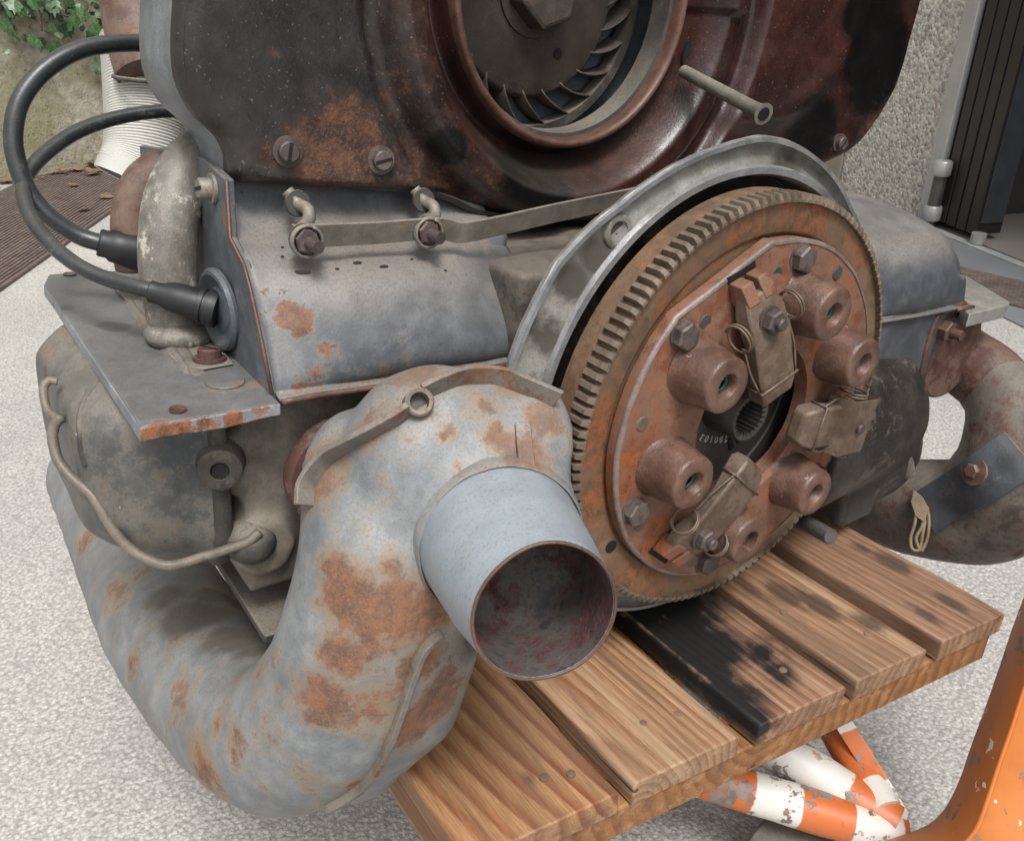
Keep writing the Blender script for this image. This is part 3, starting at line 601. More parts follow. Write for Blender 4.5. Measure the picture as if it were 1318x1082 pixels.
# ---- intake pipe, brown pipe behind it, ribbed hose
ib = on(234, 430, 'z', .036); iy = ib.y
ip = [on(x, y, 'y', iy+q) for x, y, q in ((236, 436, 0), (226, 405, 0), (217, 350, 0), (217, 300, .004), (224, 258, .01), (243, 218, .02), (275, 190, .035))]
intake = MB().tube(spline(ip, 8), [.0165]*6+[.0155]*43, 28).build('intake_pipe', M['galv'], engine, 180)
mb = MB().tube([on(214, 405, 'y', iy), on(212, 422, 'y', iy-.004), on(226, 436, 'y', iy-.01), on(250, 435, 'y', iy-.018), on(262, 425, 'y', iy-.018)], [.014, .0165, .0165, .015, .009], 20)
MB().sphere(on(232, 428, 'y', iy-.004), (.0195, .018, .009)).build('pipe_flange', M['galv'], intake, 180)
mb = MB(); c = on(246, 427, 'z', .038); hexnut(mb, c, (0, 0, 1), .0075, .0075); mb.build('flange_nut', M['boltm'], intake, 25)
MB().tube(spline([on(x, y, 'y', iy+.075) for x, y in ((176, 345), (171, 310), (171, 280), (178, 250), (192, 230), (215, 216))], 6), .0125, 20).build('return_pipe', M['brown'], engine, 180)
hc = [far(x, y, .70) for x, y in ((182, 52), (185, 92), (187, 130), (188, 165), (186, 200), (178, 222), (172, 236))]
pth = spline(hc, 16); rr = [.0305+.0006*math.cos(k*2.2) for k in range(len(pth))]
fine = spline(hc, 60); rr = [.0300+.0011*math.cos(k*math.pi/3) for k in range(len(fine))]
hose = MB().tube(fine, rr, 40, False).build('ribbed_hose', M['ribs'], engine, 180, 0, 2, 0, .001)
duct = [far(x, y, .672) for x, y in ((196, 96), (186, 60), (178, 20), (172, -30))]
dct = MB().tube(spline(duct, 6), .027, 36, True).build('hot_air_duct', M['brown'], engine, 40)
MB().tube([duct[0]+Vector((.028*math.cos(t), .028*math.sin(t), -.003)) for t in (2*math.pi*k/40 for k in range(41))], .0018, 8).build('duct_rim', M['dust_dark'], dct, 180)
MB().strip(spline([far(x, y, .672) for x, y in ((131, 22), (150, 12), (163, 0), (172, -12))], 4), (0, 0, 1), (.5, -.8, 0), .012, .0015).build('torn_tab', M['copper_edge'], dct, 40)
# ---- valve cover, bail wire, head
mb = MB()
rs = []
for k in range(15):
    t = k/14; x = -.306-.060*t; s = 1-.32*t**3.2; cy, cz = .185, -.022
    hy, hz = (.098 if t < .12 else .092)*s, (.060 if t < .12 else .052)*s
    ring = []
    for q in range(48):
        a = 2*math.pi*q/48; ce, se = math.cos(a), math.sin(a); e = .42
        ring.append(Vector((x, cy+hy*math.copysign(abs(ce)**e, ce), cz+hz*math.copysign(abs(se)**e, se))))
    rs.append(ring)
mb.rings(rs); me = remesh(mb, .004, 6, .0012, 30, 9); vcover = finish(me, 'valve_cover', M['vcover'], engine, 180)
vb = bvh_of(me)
MB().rings([[Vector((xx, .185+.100*g_*math.copysign(abs(math.cos(a))**.42, math.cos(a)), -.024+.060*g_*math.copysign(abs(math.sin(a))**.42, math.sin(a)))) for a in (2*math.pi*q/48 for q in range(48))] for xx, g_ in ((-.300, .98), (-.302, 1.), (-.3075, 1.), (-.3095, .97))]).build('cover_flange', M['dust_dark'], vcover, 60)
# dark tube on the cover, painted as the shade of the bail groove
gp = [hit(vb, x, y) for x, y in ((126, 490), (112, 508), (103, 530), (102, 555), (104, 580), (110, 600))]
gp = [h[0]-h[1]*.0008 for h in gp if h]
if len(gp) > 2: MB().tube(spline(gp, 5), .0019, 10).build('groove_shade_tube', M['dust_dark'], vcover, 180)
def rod(pts, d0, d1):
    L = [0]
    for a, b in zip(pts, pts[1:]): L.append(L[-1]+math.hypot(a[0]-b[0], a[1]-b[1]))
    out = []
    for (x, y), l in zip(pts, L):
        d = d0+(d1-d0)*l/L[-1]; h = hit(vb, x, y)
        if h: d = min(d, (h[0]-CP).dot(CF)-.006)
        out.append(far(x, y, d))
    for _ in range(9):      # even out the depth along the rod
        out = [out[0]]+[CP+(out[i]-CP)*(((out[i-1]-CP).dot(CF)+(out[i]-CP).dot(CF)*2+(out[i+1]-CP).dot(CF))/4/(out[i]-CP).dot(CF)) for i in range(1, len(out)-1)]+[out[-1]]
    return spline(out, 8)
dz0 = (on(70, 560, 'x', -.372)-CP).dot(CF); dz1 = (on(300, 704, 'y', .076)-CP).dot(CF)
bail = MB().tube(rod([(79, 536), (70, 548), (68, 566), (76, 594), (95, 617), (118, 636), (128, 652), (146, 682), (168, 706), (196, 722), (222, 727), (262, 716), (300, 704), (322, 695), (334, 684)], dz0, dz1+.006), .0027, 14).build('bail_wire', M['bailm'], engine, 180)
MB().tube(rod([(74, 491), (63, 490), (56, 500), (59, 522), (68, 534), (80, 541)], dz0+.008, dz0), .0022, 14).build('bail_loop', M['bailm'], bail, 180)
head = None
mb = MB(); mb.box((-.235, .19, -.03), (.115, .205, .125)); mb.box((-.287, .112, -.03), (.016, .03, .11)); mb.box((-.298, .096, -.012), (.010, .014, .034)); mb.tube([(-.285, .08, -.062), (-.285, .12, -.062)], .018, 20)
head = finish(remesh(mb, .004, 4, .001, 35, 4), 'cylinder_head', M['head'], engine, 180)
MB().box((-.232, .2, -.118), (.115, .25, .006)).jiggle(.001, 30).build('deflector_tin', M['dust_dark'], head, 30, .001)
fl_ = on(283, 605, 'y', .080)
MB().lathe([(.013, -.014), (.0112, .0003), (.0095, .0016), (.0048, .0018), (.0042, -.003)], fl_, (-.35, -1, .1), 24).build('lug', M['dust_dark'], head, 40)
MB().lathe([(.0, .0), (.0042, .0003)], fl_+Vector((-.0002, -.0012, 0)), (-.35, -1, .1), 14).build('lug_hole', M['black'], head)
lb = on(322, 694, 'y', .088); MB().sphere(lb, (.014, .016, .013)).build('bail_boss', M['dust_dark'], head, 180)
# ---- left heat exchanger: J-shaped shell, riser, outlet
JL = [(430, 600, .455, .030), (470, 615, .445, .036), (492, 690, .435, .042), (484, 790, .445, .046), (445, 886, .465, .047), (370, 942, .505, .046), (295, 897, .565, .047), (220, 800, .665, .05), (168, 700, .79, .05), (122, 610, .96, .05)]
mb = MB(); pth = spline([far(x, y, d) for x, y, d, r in JL], 8); rad = [v.x for v in spline([Vector((r, 0, 0)) for x, y, d, r in JL], 8)]
mb.tube(pth, rad, 36)
OM = far(702, 790, .338); OA = Vector((-.345, -.923, .17)).normalized()
OB = OM-OA*.066
mb.sphere(far(560, 590, .435), (.050, .044, .048), 32, 20)
mb.tube([far(500, 590, .44), far(560, 580, .44), far(620, 585, .44), far(672, 590, .445)], [.04, .045, .043, .038], 32)
mb.tube([OB-OA*.05, OB-OA*.02, OB-OA*.002], [.043, .044, .041], 32)
mb.tube([far(570, 640, .43), far(500, 760, .435), far(450, 860, .455)], [.035, .042, .044], 28)
mb.tube([far(572, 812, .452), far(528, 898, .468), far(455, 962, .492), far(390, 960, .505)], [.022, .029, .031, .03], 24)
mb.tube([far(640, 585, .44), far(690, 580, .443), far(706, 582, .446)], [.039, .037, .032], 28)
hx = remesh(mb, .0035, 26, .0011, 34, 11)
hb = bvh_of(hx)
def hs(lst): return [tuple(hit(hb, x, y)[0])+(r, w_) for x, y, r, w_ in lst if hit(hb, x, y)]
M['heater_l'] = worn('heat_exchanger_left', '#6d7174', '#828586', '#7a4e36', '#563c30', th=.555, ropac=.8, halo_=.4, haloc='#86704f', seed=7, rough=.5, dust=.35, dustc='#8f8a82', sc=1.1, soft=.09, chip=.008, chipc='#3a3d42', wash=.85, warm='#8f6a42',
    spots=hs([(150, 760, .03, .5), (115, 690, .03, .55), (260, 985, .03, .9), (280, 930, .014, .6), (450, 770, .03, .8), (480, 800, .03, .7), (520, 790, .03, .9), (440, 840, .025, .7), (420, 900, .03, .55), (480, 910, .03, .55), (350, 800, .015, .5), (430, 730, .014, .9), (470, 560, .016, .6), (540, 480, .02, .75), (420, 600, .025, .7), (640, 560, .014, .7), (680, 590, .02, .7), (530, 930, .03, .5), (500, 730, .014, .6), (560, 790, .02, .9), (575, 560, .008, .6), (695, 540, .015, .8), (380, 660, .02, .5), (170, 850, .02, .5), (330, 870, .02, .4), (590, 600, .007, .5), (300, 950, .02, .5), (230, 900, .02, .4), (400, 1000, .02, .4), (560, 900, .03, .6), (545, 850, .02, .8), (460, 1010, .02, .6), (640, 640, .02, .5), (620, 520, .02, .5), (650, 500, .015, .6)]),
    stains=hs([(250, 790, .04, .75), (300, 820, .035, .75), (210, 770, .03, .6), (330, 840, .025, .7), (280, 770, .03, .7)]), stainc='#4a433d')
heater = finish(hx, 'heat_exchanger', M['heater_l'], engine, 180)
# outlet pipe with a real wall, narrowing towards its mouth
ou = OA.orthogonal().normalized(); ov = OA.cross(ou)
MB().lathe([(.0392, -.012), (.0388, 0), (.0345, .036), (.0305, .063), (.0303, .0655), (.0296, .0662), (.0288, .0652)], OB, OA, 72, None, False).jiggle(.0011, 26, 5).build('outlet_pipe', M['pipe'], heater, 40)
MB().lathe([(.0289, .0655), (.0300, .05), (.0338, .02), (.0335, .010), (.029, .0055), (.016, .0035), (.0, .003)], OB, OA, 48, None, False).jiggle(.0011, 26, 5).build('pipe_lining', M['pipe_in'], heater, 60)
MB().rings([[OB+OA*h+(ou*math.cos(t)+ov*math.sin(t))*r for t in (2*math.pi*k/64 for k in range(64))] for r, h in ((.0425, -.016), (.0415, -.006), (.0402, -.0012), (.0393, .0), (.0386, -.002))], True, False, False).jiggle(.0005, 120).build('collar', M['heater_l'], heater, 50)
MB().tube([OB+OA*.0655+(ou*math.cos(t)+ov*math.sin(t))*.0296 for t in (2*math.pi*k/64 for k in range(65))], .0008, 6, False).jiggle(.0011, 26, 5).build('pipe_edge', M['copper_edge'], heater, 180)
# seams that lie on the shell
def seam(px, off, r, name, mat, wd=None):
    pts = []
    for x, y in px:
        h = hit(hb, x, y)
        if h: pts.append((h[0]+h[1]*off, h[1]))
    P = spline([p for p, n in pts], 6); Nn = spline([n for p, n in pts], 6)
    if wd is None: return MB().tube(P, r, 10).jiggle(.0004, 150).build(name, mat, heater, 180)
    sd = []
    for i, p in enumerate(P):
        t = (P[min(i+1, len(P)-1)]-P[max(i-1, 0)]).normalized(); sd.append(Nn[i].normalized())
    up = [sd[i].cross((P[min(i+1, len(P)-1)]-P[max(i-1, 0)]).normalized()) for i in range(len(P))]
    return MB().strip(P, sd, up, wd, r).jiggle(.0006, 80).build(name, mat, heater, 40, .0004)
seam([(402, 652), (406, 622), (432, 590), (470, 566), (508, 546), (528, 532)], .0035, .003, 'seam_flange', M['seam'], .012)
seam([(545, 512), (566, 503), (600, 493), (640, 494), (680, 508), (712, 522)], .0035, .003, 'seam_flange', M['seam'], .012)
seam([(566, 812), (545, 832), (528, 870), (515, 910), (500, 950), (480, 990), (455, 1015), (420, 1036)], .0012, .0034, 'folded_seam', M['seam'], .0065)
h = hit(hb, 537, 520)
if h:
    d = (Vector((0, -.5, .6))+h[1]).normalized(); d = (CP-h[0]).normalized()*.6+Vector((0, -.3, .3)); d.normalize()
    MB().lathe([(.0068, -.004), (.0068, .007), (.006, .0078), (.0045, .0072), (.0042, -.002)], h[0], d, 24).build('clamp_eye', M['seam'], heater, 40)
    MB().lathe([(.0, .001), (.0043, .0011)], h[0], d, 14).build('eye_floor', M['dust_dark'], heater)
h = hit(hb, 675, 572)
if h:
    q = [hit(hb, x, y) for x, y in ((662, 545), (682, 545), (688, 605), (667, 608))]
    if all(q): MB().prism([k[0]+k[1]*.002 for k in q], h[1]*-.004).build('tack_tab', M['heater_l'], heater, 40, .0006)
h = hit(hb, 552, 682)
if h: MB().lathe([(.0042, -.001), (.004, .0012), (.0028, .0018), (.0012, .0012), (0, .0012)], h[0], h[1], 16).build('rivet', M['heater_l'], heater, 40)
# gasket flange at the port
pf = on(441, 604, 'y', .074)
MB().lathe([(.033, 0), (.033, .007), (.031, .0095), (.02, .010)], pf, (-.1, -1, .02), 40).build('port_flange', M['rustred'], heater, 40)
mb = MB(); hexnut(mb, on(398, 655, 'y', .06), Yn, .007, .007); mb.build('port_nut', M['rustred'], heater, 25)
# ---- right heat exchanger, same pattern, seen past the flywheel
JR = [(1212, 447, .81, .026), (1238, 463, .80, .027), (1272, 487, .78, .029), (1306, 535, .76, .042), (1312, 605, .76, .055), (1272, 652, .79, .052), (1200, 655, .83, .048), (1130, 640, .90, .047), (1050, 612, 1.05, .047)]
JRp = [far(x, y, d) for x, y, d, r in JR]
mb = MB(); pth = spline(JRp, 8); rad = [v.x for v in spline([Vector((r, 0, 0)) for x, y, d, r in JR], 8)]
mb.tube(pth, rad, 32); mb.sphere(far(1370, 560, .74), (.055, .045, .05)); mb.tube([far(1360, 560, .75), far(1400, 600, .68)], .032, 28)
rx = remesh(mb, .004, 8, .0012, 34, 21); rb = bvh_of(rx)
heater2 = finish(rx, 'heat_exchanger', M['heater_r'], engine, 180)
MB().prism([Vector((.313+.036*math.cos(t)*(1+.25*abs(math.sin(t))), .044, -.014+.042*math.sin(t))) for t in (2*math.pi*k/28 for k in range(28))], (0, -.011, 0)).build('port_flange', M['rustred'], heater2, 40, .002)
mb = MB(); c = on(1212, 424, 'y', .032); hexnut(mb, c, Yn, .0095, .009); mb.cyl(c, c+Vector((0, -.018, 0)), .0045, .0043, 12); mb.build('port_nut', M['copper_edge'], heater2, 25)
MB().tube(spline(JRp[:3]+[JRp[2].lerp(JRp[3], .45)], 8), .0312, 28).jiggle(.0008, 40).build('exhaust_pipe', M['rustred'], heater2, 180)
q = [hit(rb, x, y) for x, y in ((1190, 662), (1225, 640), (1262, 618), (1295, 595), (1316, 582))]
q = [k for k in q if k]
if len(q) > 2:
    P = spline([k[0]+k[1]*.004 for k in q], 5); Nn = spline([k[1] for k in q], 5)
    sd = [(P[min(i+1, len(P)-1)]-P[max(i-1, 0)]).normalized().cross(Nn[i]).normalized() for i in range(len(P))]
    MB().strip(P, sd, Nn, .042, .002).build('clamp_strap', M['blackstrap'], heater2, 40, .0006)
    c = hit(rb, 1258, 606)
    if c: mb = MB().lathe([(.013, .004), (.0125, .0055), (.008, .006)], c[0], c[1], 24); hexnut(mb, c[0]+c[1]*.0055, c[1], .0065, .004); mb.build('strap_bolt', M['brown'], heater2, 30)
c = hit(rb, 1184, 650)
c0 = (c[0] if c else on(1184, 650, 'y', .0))
dcl = (CP-c0).length*.995
def nearp(x, y, k=.985): v = ray(x, y); return CP+v.normalized()*(c0-CP).length*k
for off in (0, 7):
    MB().tube(spline([nearp(1180+off, 655), nearp(1177+off*1.5, 675), nearp(1172+off, 692), nearp(1174+off*1.4, 706), nearp(1183+off*.6, 707), nearp(1187+off, 690), nearp(1190+off*.8, 668), nearp(1186+off, 652)], 5), .0016, 8).build('wire_clip', M['clipbrass'], heater2, 180)
MB().prism([nearp(x, y, .982) for x, y in ((1176, 630), (1188, 640), (1196, 655), (1190, 672), (1178, 664), (1172, 645))], ray(1184, 650).normalized()*.003).build('clip_tab', M['clipbrass'], heater2, 30, .0006)

# flakes of dirt and scale lying on the tin's shelf
fk = plain('dirt_flake', '#2b2724', .8, 0, .2)
for k in range(9):
    p = on(random.uniform(330, 620), random.uniform(318, 352), 'z', .0985); s_ = random.uniform(.0004, .0013)
    if k < 3: p = on((390, 495, 460)[k], (352, 345, 340)[k], 'z', .098); s_ = (.0045, .003, .0026)[k]
    MB().prism([p+Vector((s_*math.cos(t)*random.uniform(.6, 1.2), s_*.7*math.sin(t)*random.uniform(.6, 1.2), .0003)) for t in (0, 1.1, 2.3, 3.3, 4.2, 5.3)], (0, 0, .0008)).build('dirt_flake', fk, tin_l, 0)
# ================================================================== the pallet (world frame, ground at z = 0)
ZP = .5-.18*math.cos(TILT)+.0
def wood(name, seed, light, dark, ring=130., warp=.02, cx=.03, cz=-.05, tilt=.02, stains=(), char=(), rough=.62):
    n = NT(name); co = n.shift((0, seed*.37, 0), (1, .055, 1))
    wv = n.node('ShaderNodeVectorMath', 0, {'operation': 'MULTIPLY_ADD'}, i0=n.noise(9, 3, .5, n.shift((seed, 0, 0), (1, .16, 1)), 0, 1), i1=(warp*2, 0, warp*2), i2=n.shift((cx, seed*.3, cz), (1, tilt, 1)))
    sep = n.t.nodes.new('ShaderNodeSeparateXYZ'); n.t.links.new(wv, sep.inputs[0])
    sepy = n.t.nodes.new('ShaderNodeSeparateXYZ'); n.t.links.new(n.co, sepy.inputs[0])
    px = n.math('ADD', sep.outputs[0], n.math('MULTIPLY', sepy.outputs[1], tilt)); pz = n.math('ADD', sep.outputs[2], n.math('MULTIPLY', sepy.outputs[1], tilt*2.2))
    d = n.math('SQRT', n.math('ADD', n.math('MULTIPLY', px, px), n.math('MULTIPLY', pz, pz)))
    fr = n.math('FRACT', n.math('MULTIPLY', d, ring)); band = n.sst(fr, .15, .85); band = n.math('SUBTRACT', band, n.sst(fr, .86, 1.0)); band = n.math('MULTIPLY', band, n.math('MULTIPLY_ADD', n.noise(25, 3, .6, n.shift((seed, 5, 0), (1, .2, 1))), 1.4, .15, True))
    c = n.mix(band, lin(light), lin(dark))
    fib = n.noise(760, 5, .75, co); c = n.mix(1, c, n.mix(n.sst(fib, .3, .7), (.62, .6, .58, 1), (1.2, 1.19, 1.17, 1)), 'MULTIPLY')
    pat = n.noise(10, 4, .6, n.shift((seed, 2, 0), (1, .4, 1))); c = n.mix(n.math('MULTIPLY', n.sst(pat, .5, .72), .35), c, lin('#756453'))
    stk = n.noise(75, 4, .7, n.shift((seed*5, 0, 2), (1, .022, 1))); c = n.mix(n.math('MULTIPLY', n.sst(stk, .52, .66), .55), c, lin('#5d4534')); c = n.mix(n.math('MULTIPLY', n.sst(stk, .46, .36), .35), c, lin('#b39a7c'))
    crk = n.sst(n.noise(60, 3, .6, n.shift((seed*3, 0, 0), (1, .03, 1))), .70, .74); c = n.mix(n.math('MULTIPLY', crk, .8), c, lin('#2b211a'))
    if stains: c = n.mix(n.math('MULTIPLY', n.sst(n.math('ADD', n.spots(stains, n.shift((0, 0, 0), (1, .45, 1))), n.math('MULTIPLY', stk, .5)), .38, .75), .75), c, lin('#332822'))
    if char: c = n.mix(n.sst(n.math('ADD', n.spots(char), n.math('ADD', n.math('MULTIPLY', fib, .35), n.math('MULTIPLY', stk, 1.3))), .92, 1.5), c, lin('#0f0e0e'))
    h = n.math('ADD', n.math('MULTIPLY', fib, .6), n.math('MULTIPLY', band, .5)); h = n.math('SUBTRACT', h, crk)
    return n.out(c, n.math('MULTIPLY_ADD', fib, .25, rough-.1), 0, n.bump(h, .35, .0008))
pallet = thing('wooden_pallet', 'small brown softwood pallet carrying the engine, one plank charred black', 'pallet', loc=(.03, .1, ZP-.05))
PT = Matrix.Translation((-.03, -.1, -(ZP-.05)))
pk = {}
edges = [((613, 868), (800, 1020), 'L'), ]
def wp(x, y): return ow(x, y, 'z', ZP)
fr0, fr1 = wp(819, 1008), wp(1295, 788)
def front_y(x): return fr0.y+(fr1.y-fr0.y)*(x-fr0.x)/(fr1.x-fr0.x)
xr = [wp(1295, 788).x, wp(1211, 824).x, wp(1195, 835).x, wp(1100, 873).x, wp(1086, 880).x, wp(972, 930).x, wp(952, 945).x, wp(819, 1012).x, wp(800, 1020).x, wp(800, 1020).x-.098]
cols = [('#8f6f58', '#735340'), ('#96765c', '#7b5840'), ('#92705a', '#78543e'), ('#a38162', '#83593c'), ('#a97f5a', '#7a4222')]
TH = .019
for i in range(5):
    x1, x0 = xr[2*i], xr[2*i+1]
    poly = [(x0, front_y(x0)), (x1, front_y(x1)), (x1, .42), (x0, .42)]
    dz = (0, -.0005, .0005, 0, -.001)[i]
    mb = MB(); NS = 26; rs = []
    for k in range(NS+1):
        t = k/NS; ya = poly[0][1]+(.42-poly[0][1])*t; yb = poly[1][1]+(.42-poly[1][1])*t
        w1 = .0012*math.sin(k*.9+i); a = Vector((x0+w1*.5, ya, 0)); b = Vector((x1+w1*.3, yb, 0)); z1 = ZP+dz+.0004*math.sin(k*.7+i*2); z0 = z1-TH
        ring = [Vector((a.x, a.y, z0)), Vector((b.x, b.y, z0)), Vector((b.x, b.y, z1-.002)), Vector((b.x-.0018, b.y, z1)), Vector((a.x+.0018, a.y, z1)), Vector((a.x, a.y, z1-.002))]
        rs.append(ring)
    mb.rings(rs).xf(PT)
    st = []; ch = []
    def loc(x, y): q = wp(x, y); return (q.x-.03, q.y-.1, .05)
    if i == 0: st = [loc(1150, 725)+(.018, .8), loc(1225, 775)+(.012, .8), loc(1190, 790)+(.015, .7), loc(1110, 705)+(.012, .6)]
    if i == 1: st = [loc(1010, 765)+(.02, .9), loc(1050, 775)+(.02, .95), loc(1120, 800)+(.018, .8), loc(1030, 730)+(.02, .7), loc(970, 760)+(.02, .5)]
    if i == 2: ch = [loc(860, 800)+(.06, 1.2), loc(900, 840)+(.055, 1.2), loc(930, 890)+(.045, 1.1), loc(960, 925)+(.028, 1.2), loc(850, 770)+(.08, 1.2), loc(900, 900)+(.04, 1.2), loc(1000, 860)+(.028, .8), loc(985, 840)+(.03, .9), loc(800, 780)+(.08, 1.1)]
    if i == 4: st = [loc(680, 1000)+(.012, .5)]
    st = [(q[0], q[1]*.45, q[2], q[3]*.8, q[4]*.9) for q in st]
    wm = wood('plank_wood', i*3.1+1, cols[i][0], cols[i][1], (150, 130, 140, 170, 75)[i], (.012, .014, .012, .008, .03)[i], (.1, .05, .07, .16, .045)[i], (-.05, -.06, -.05, -.03, -.02)[i], (.03, .06, .05, .02, .16)[i], st, ch)
    pk[i] = mb.build('plank', wm, pallet, 30, .0012)
nl = [(872, 918, 3), (828, 930, 3), (735, 995, 4), (700, 1000, 4), (893, 830, 2), (1008, 862, 2), (1009, 787, 1), (1117, 815, 1), (1205, 780, 0)]
nail = plain('nail_head', '#7a6450', .6, .2)
for x, y, i in nl:
    q = wp(x, y)-Vector((.03, .1, ZP-.05)); MB().lathe([(.003, -.001), (.0028, .0003), (.002, .0005), (0, .0005)], q, (0, 0, 1), 12).build('nail', nail, pk[i], 40)
# stringer under the plank ends and the outer left one
def beam(a, b, wd, top, ht, name, mat):
    a = Vector(a); b = Vector(b); d = (b-a).normalized(); s = Vector((-d.y, d.x, 0))*wd; n = 18
    MB().rings([[a.lerp(b, k/n)+Vector((0, 0, top)), a.lerp(b, k/n)+s+Vector((0, 0, top)), a.lerp(b, k/n)+s+Vector((0, 0, top-ht)), a.lerp(b, k/n)+Vector((0, 0, top-ht))] for k in range(n+1)]).xf(PT).build(name, mat, pallet, 30, .0015)
wb = wood('stringer_wood', 31, '#94683f', '#774a28', 90, .02, .05, -.04, .05)
def turned(): pass
nb = wb.node_tree.nodes
for q in list(nb):
    pass
xa, xb = xr[9]+.004, xr[0]-.004
beam((xa, front_y(xa)+.003, 0), (xb, front_y(xb)+.003, 0), .022, ZP-TH-.0015, .026, 'stringer', wb)
beam((xr[9]+.001, front_y(xr[9])+.03, 0), (xr[9]+.001, .41, 0), -.02, ZP-TH-.0015, .024, 'stringer', wb)
for k in range(4): beam((xa+.002, front_y(xa)+.06+.092*k, 0), (xb-.002, front_y(xa)+.06+.092*k, 0), .086, ZP-TH-.0018, .018, 'cross_board', wb)
blk = ow(600, 1070, 'z', ZP-.075); 
mb = MB().box((blk.x+.015, blk.y+.05, ZP-.075), (.07, .09, .05)).xf(PT); mb.build('block', wood('block_wood', 44, '#9a7a58', '#7a5638', 120, .02, .05, -.03, .3), pallet, 30, .002)
# ================================================================== lift cart under the pallet
cart = thing('lift_cart', 'orange and white painted steel cart frame, paint chipped, under the pallet', 'cart', loc=tuple(ow(1120, 1050, 'z', .12)))
CTI = Matrix.Translation(-Vector(cart.location))
def cw(x, y, z): return ow(x, y, 'z', z)
def striped(name, a, b, period, off, seed):
    n = NT(name); ax = (b-a).normalized()
    d = n.node('ShaderNodeVectorMath', 1, {'operation': 'DOT_PRODUCT'}, i0=n.co, i1=tuple(ax))
    d = n.math('ADD', d, n.math('MULTIPLY', n.noise(30, 3, .5, n.shift((seed, 0, 0))), .006))
    s = n.math('FRACT', n.math('ADD', n.math('MULTIPLY', d, 1/period), off)); st = n.sst(s, .485, .5)
    c = n.mix(st, lin('#cdc9c2'), lin('#bd6534')); st2 = n.math('SUBTRACT', 1, n.sst(s, .0, .02)); c = n.mix(st2, c, lin('#bd6534'))
    f = n.noise(34, 8, .68, n.shift((seed*2, 1, 0))); sc_ = n.sst(f, .55, .57); c = n.mix(sc_, c, n.mix(n.sst(n.noise(90, 4, .6), .4, .6), lin('#6d625c'), lin('#8a7a70')))
    g = n.sst(n.noise(60, 6, .6, n.shift((0, seed, 4))), .6, .63); c = n.mix(n.math('MULTIPLY', g, .6), c, lin('#9c5a3c'))
    return n.out(c, .45, 0, n.bump(n.math('ADD', sc_, f), .4, .0006))
tb = []
for k, (p0, p1, r, z0, z1, per, off) in enumerate((((880, 992), (1160, 1078), .018, .13, .095, .085, .1), ((985, 955), (1150, 1062), .020, .125, .1, .15, .62), ((1070, 930), (1140, 1045), .016, .12, .11, .1, .3))):
    a = CTI @ cw(*p0, z0); b = CTI @ cw(*p1, z1)
    a = a+(a-b)*.35
    pth = [a.lerp(b, t/14) for t in range(15)]
    MB().tube(pth, r, 28).jiggle(.001, 30, k).build('striped_tube', striped('hazard_stripe_paint', a, b, per, off, k*3+1), cart, 60)
n = NT('orange_cart_paint'); f = n.noise(26, 8, .68); ch = n.sst(f, .585, .60); c = n.mix(n.sst(n.noise(9, 3, .5), .3, .7), lin('#ac5f22'), lin('#b96f2e'))
c = n.mix(ch, c, n.mix(n.sst(n.noise(80, 4, .6), .4, .6), lin('#55504e'), lin('#7a6a60'))); g = n.sst(n.noise(48, 5, .6, n.shift((4, 2, 1))), .645, .66); c = n.mix(g, c, lin('#d8cfc4'))
c = n.mix(n.math('MULTIPLY', n.sst(n.noise(17, 5, .7, n.shift((9, 1, 1))), .5, .72), .45), c, lin('#8e4a22'))
orange = n.out(c, .42, 0, n.bump(n.math('ADD', ch, n.math('MULTIPLY', f, .5)), .4, .0008))
# upright: a pressed channel whose foot sweeps into the base arm
dpt = (ow(1150, 1066, 'z', .1)-CPW).length*.93
def cn(x, y, k=1.): v = (ENG.to_3x3() @ ray(x, y)).normalized(); return CTI @ (CPW+v*dpt*k)
le = spline([cn(1345, 690), cn(1318, 766), cn(1275, 890), cn(1245, 975), cn(1226, 1025), cn(1205, 1056), cn(1175, 1075), cn(1120, 1092)], 6)
ri = spline([cn(1440, 700, .97), cn(1420, 790, .97), cn(1385, 920, .97), cn(1365, 1000, .97), cn(1360, 1060, .97), cn(1350, 1110, .97), cn(1300, 1150, .97), cn(1200, 1170, .97)], 6)
mi = spline([cn(1375, 690, .945), cn(1352, 775, .945), cn(1312, 905, .945), cn(1285, 985, .945), cn(1268, 1035, .945), cn(1250, 1075, .945), cn(1210, 1110, .945), cn(1150, 1125, .945)], 6)
back = Vector(CTI.to_3x3() @ (ENG.to_3x3() @ ray(1250, 950)).normalized())*.05
rs = [[l+back, l, l.lerp(m_, .5)+(m_-l.lerp(r_, .3))*.2, m_, m_.lerp(r_, .08)+back*.05, r_, r_+back] for l, m_, r_ in zip(le, mi, ri)]
MB().rings(rs).jiggle(.0008, 25).build('upright_channel', orange, cart, 40, .002)
a = CTI @ cw(985, 1082, .06); MB().prism([CTI @ cw(x, y, .075) for x, y in ((960, 1082), (985, 1050), (1040, 1070), (1120, 1090), (1000, 1120))], (0, 0, -.05)).build('base_shoe', M['dust_dark'], cart, 30, .003)
bl = [CTI @ cw(x, y, z) for x, y, z in ((1082, 925, .15), (1120, 985, .13), (1165, 1060, .11))]
MB().strip(spline(bl, 5), (.6, .3, .7), (.5, -.8, 0), .02, .003).build('tube_gusset', striped('gusset_paint', bl[0], bl[2], .09, .2, 17), cart, 30, .0008)
col_ = CTI @ Vector((.06, .2, 0)); MB().prism([col_+Vector((x, y, 0)) for x, y in ((-.07, -.07), (.07, -.07), (.07, .07), (-.07, .07))], (0, 0, ZP-TH-.022)).build('lift_column', orange, cart, 30, .004)
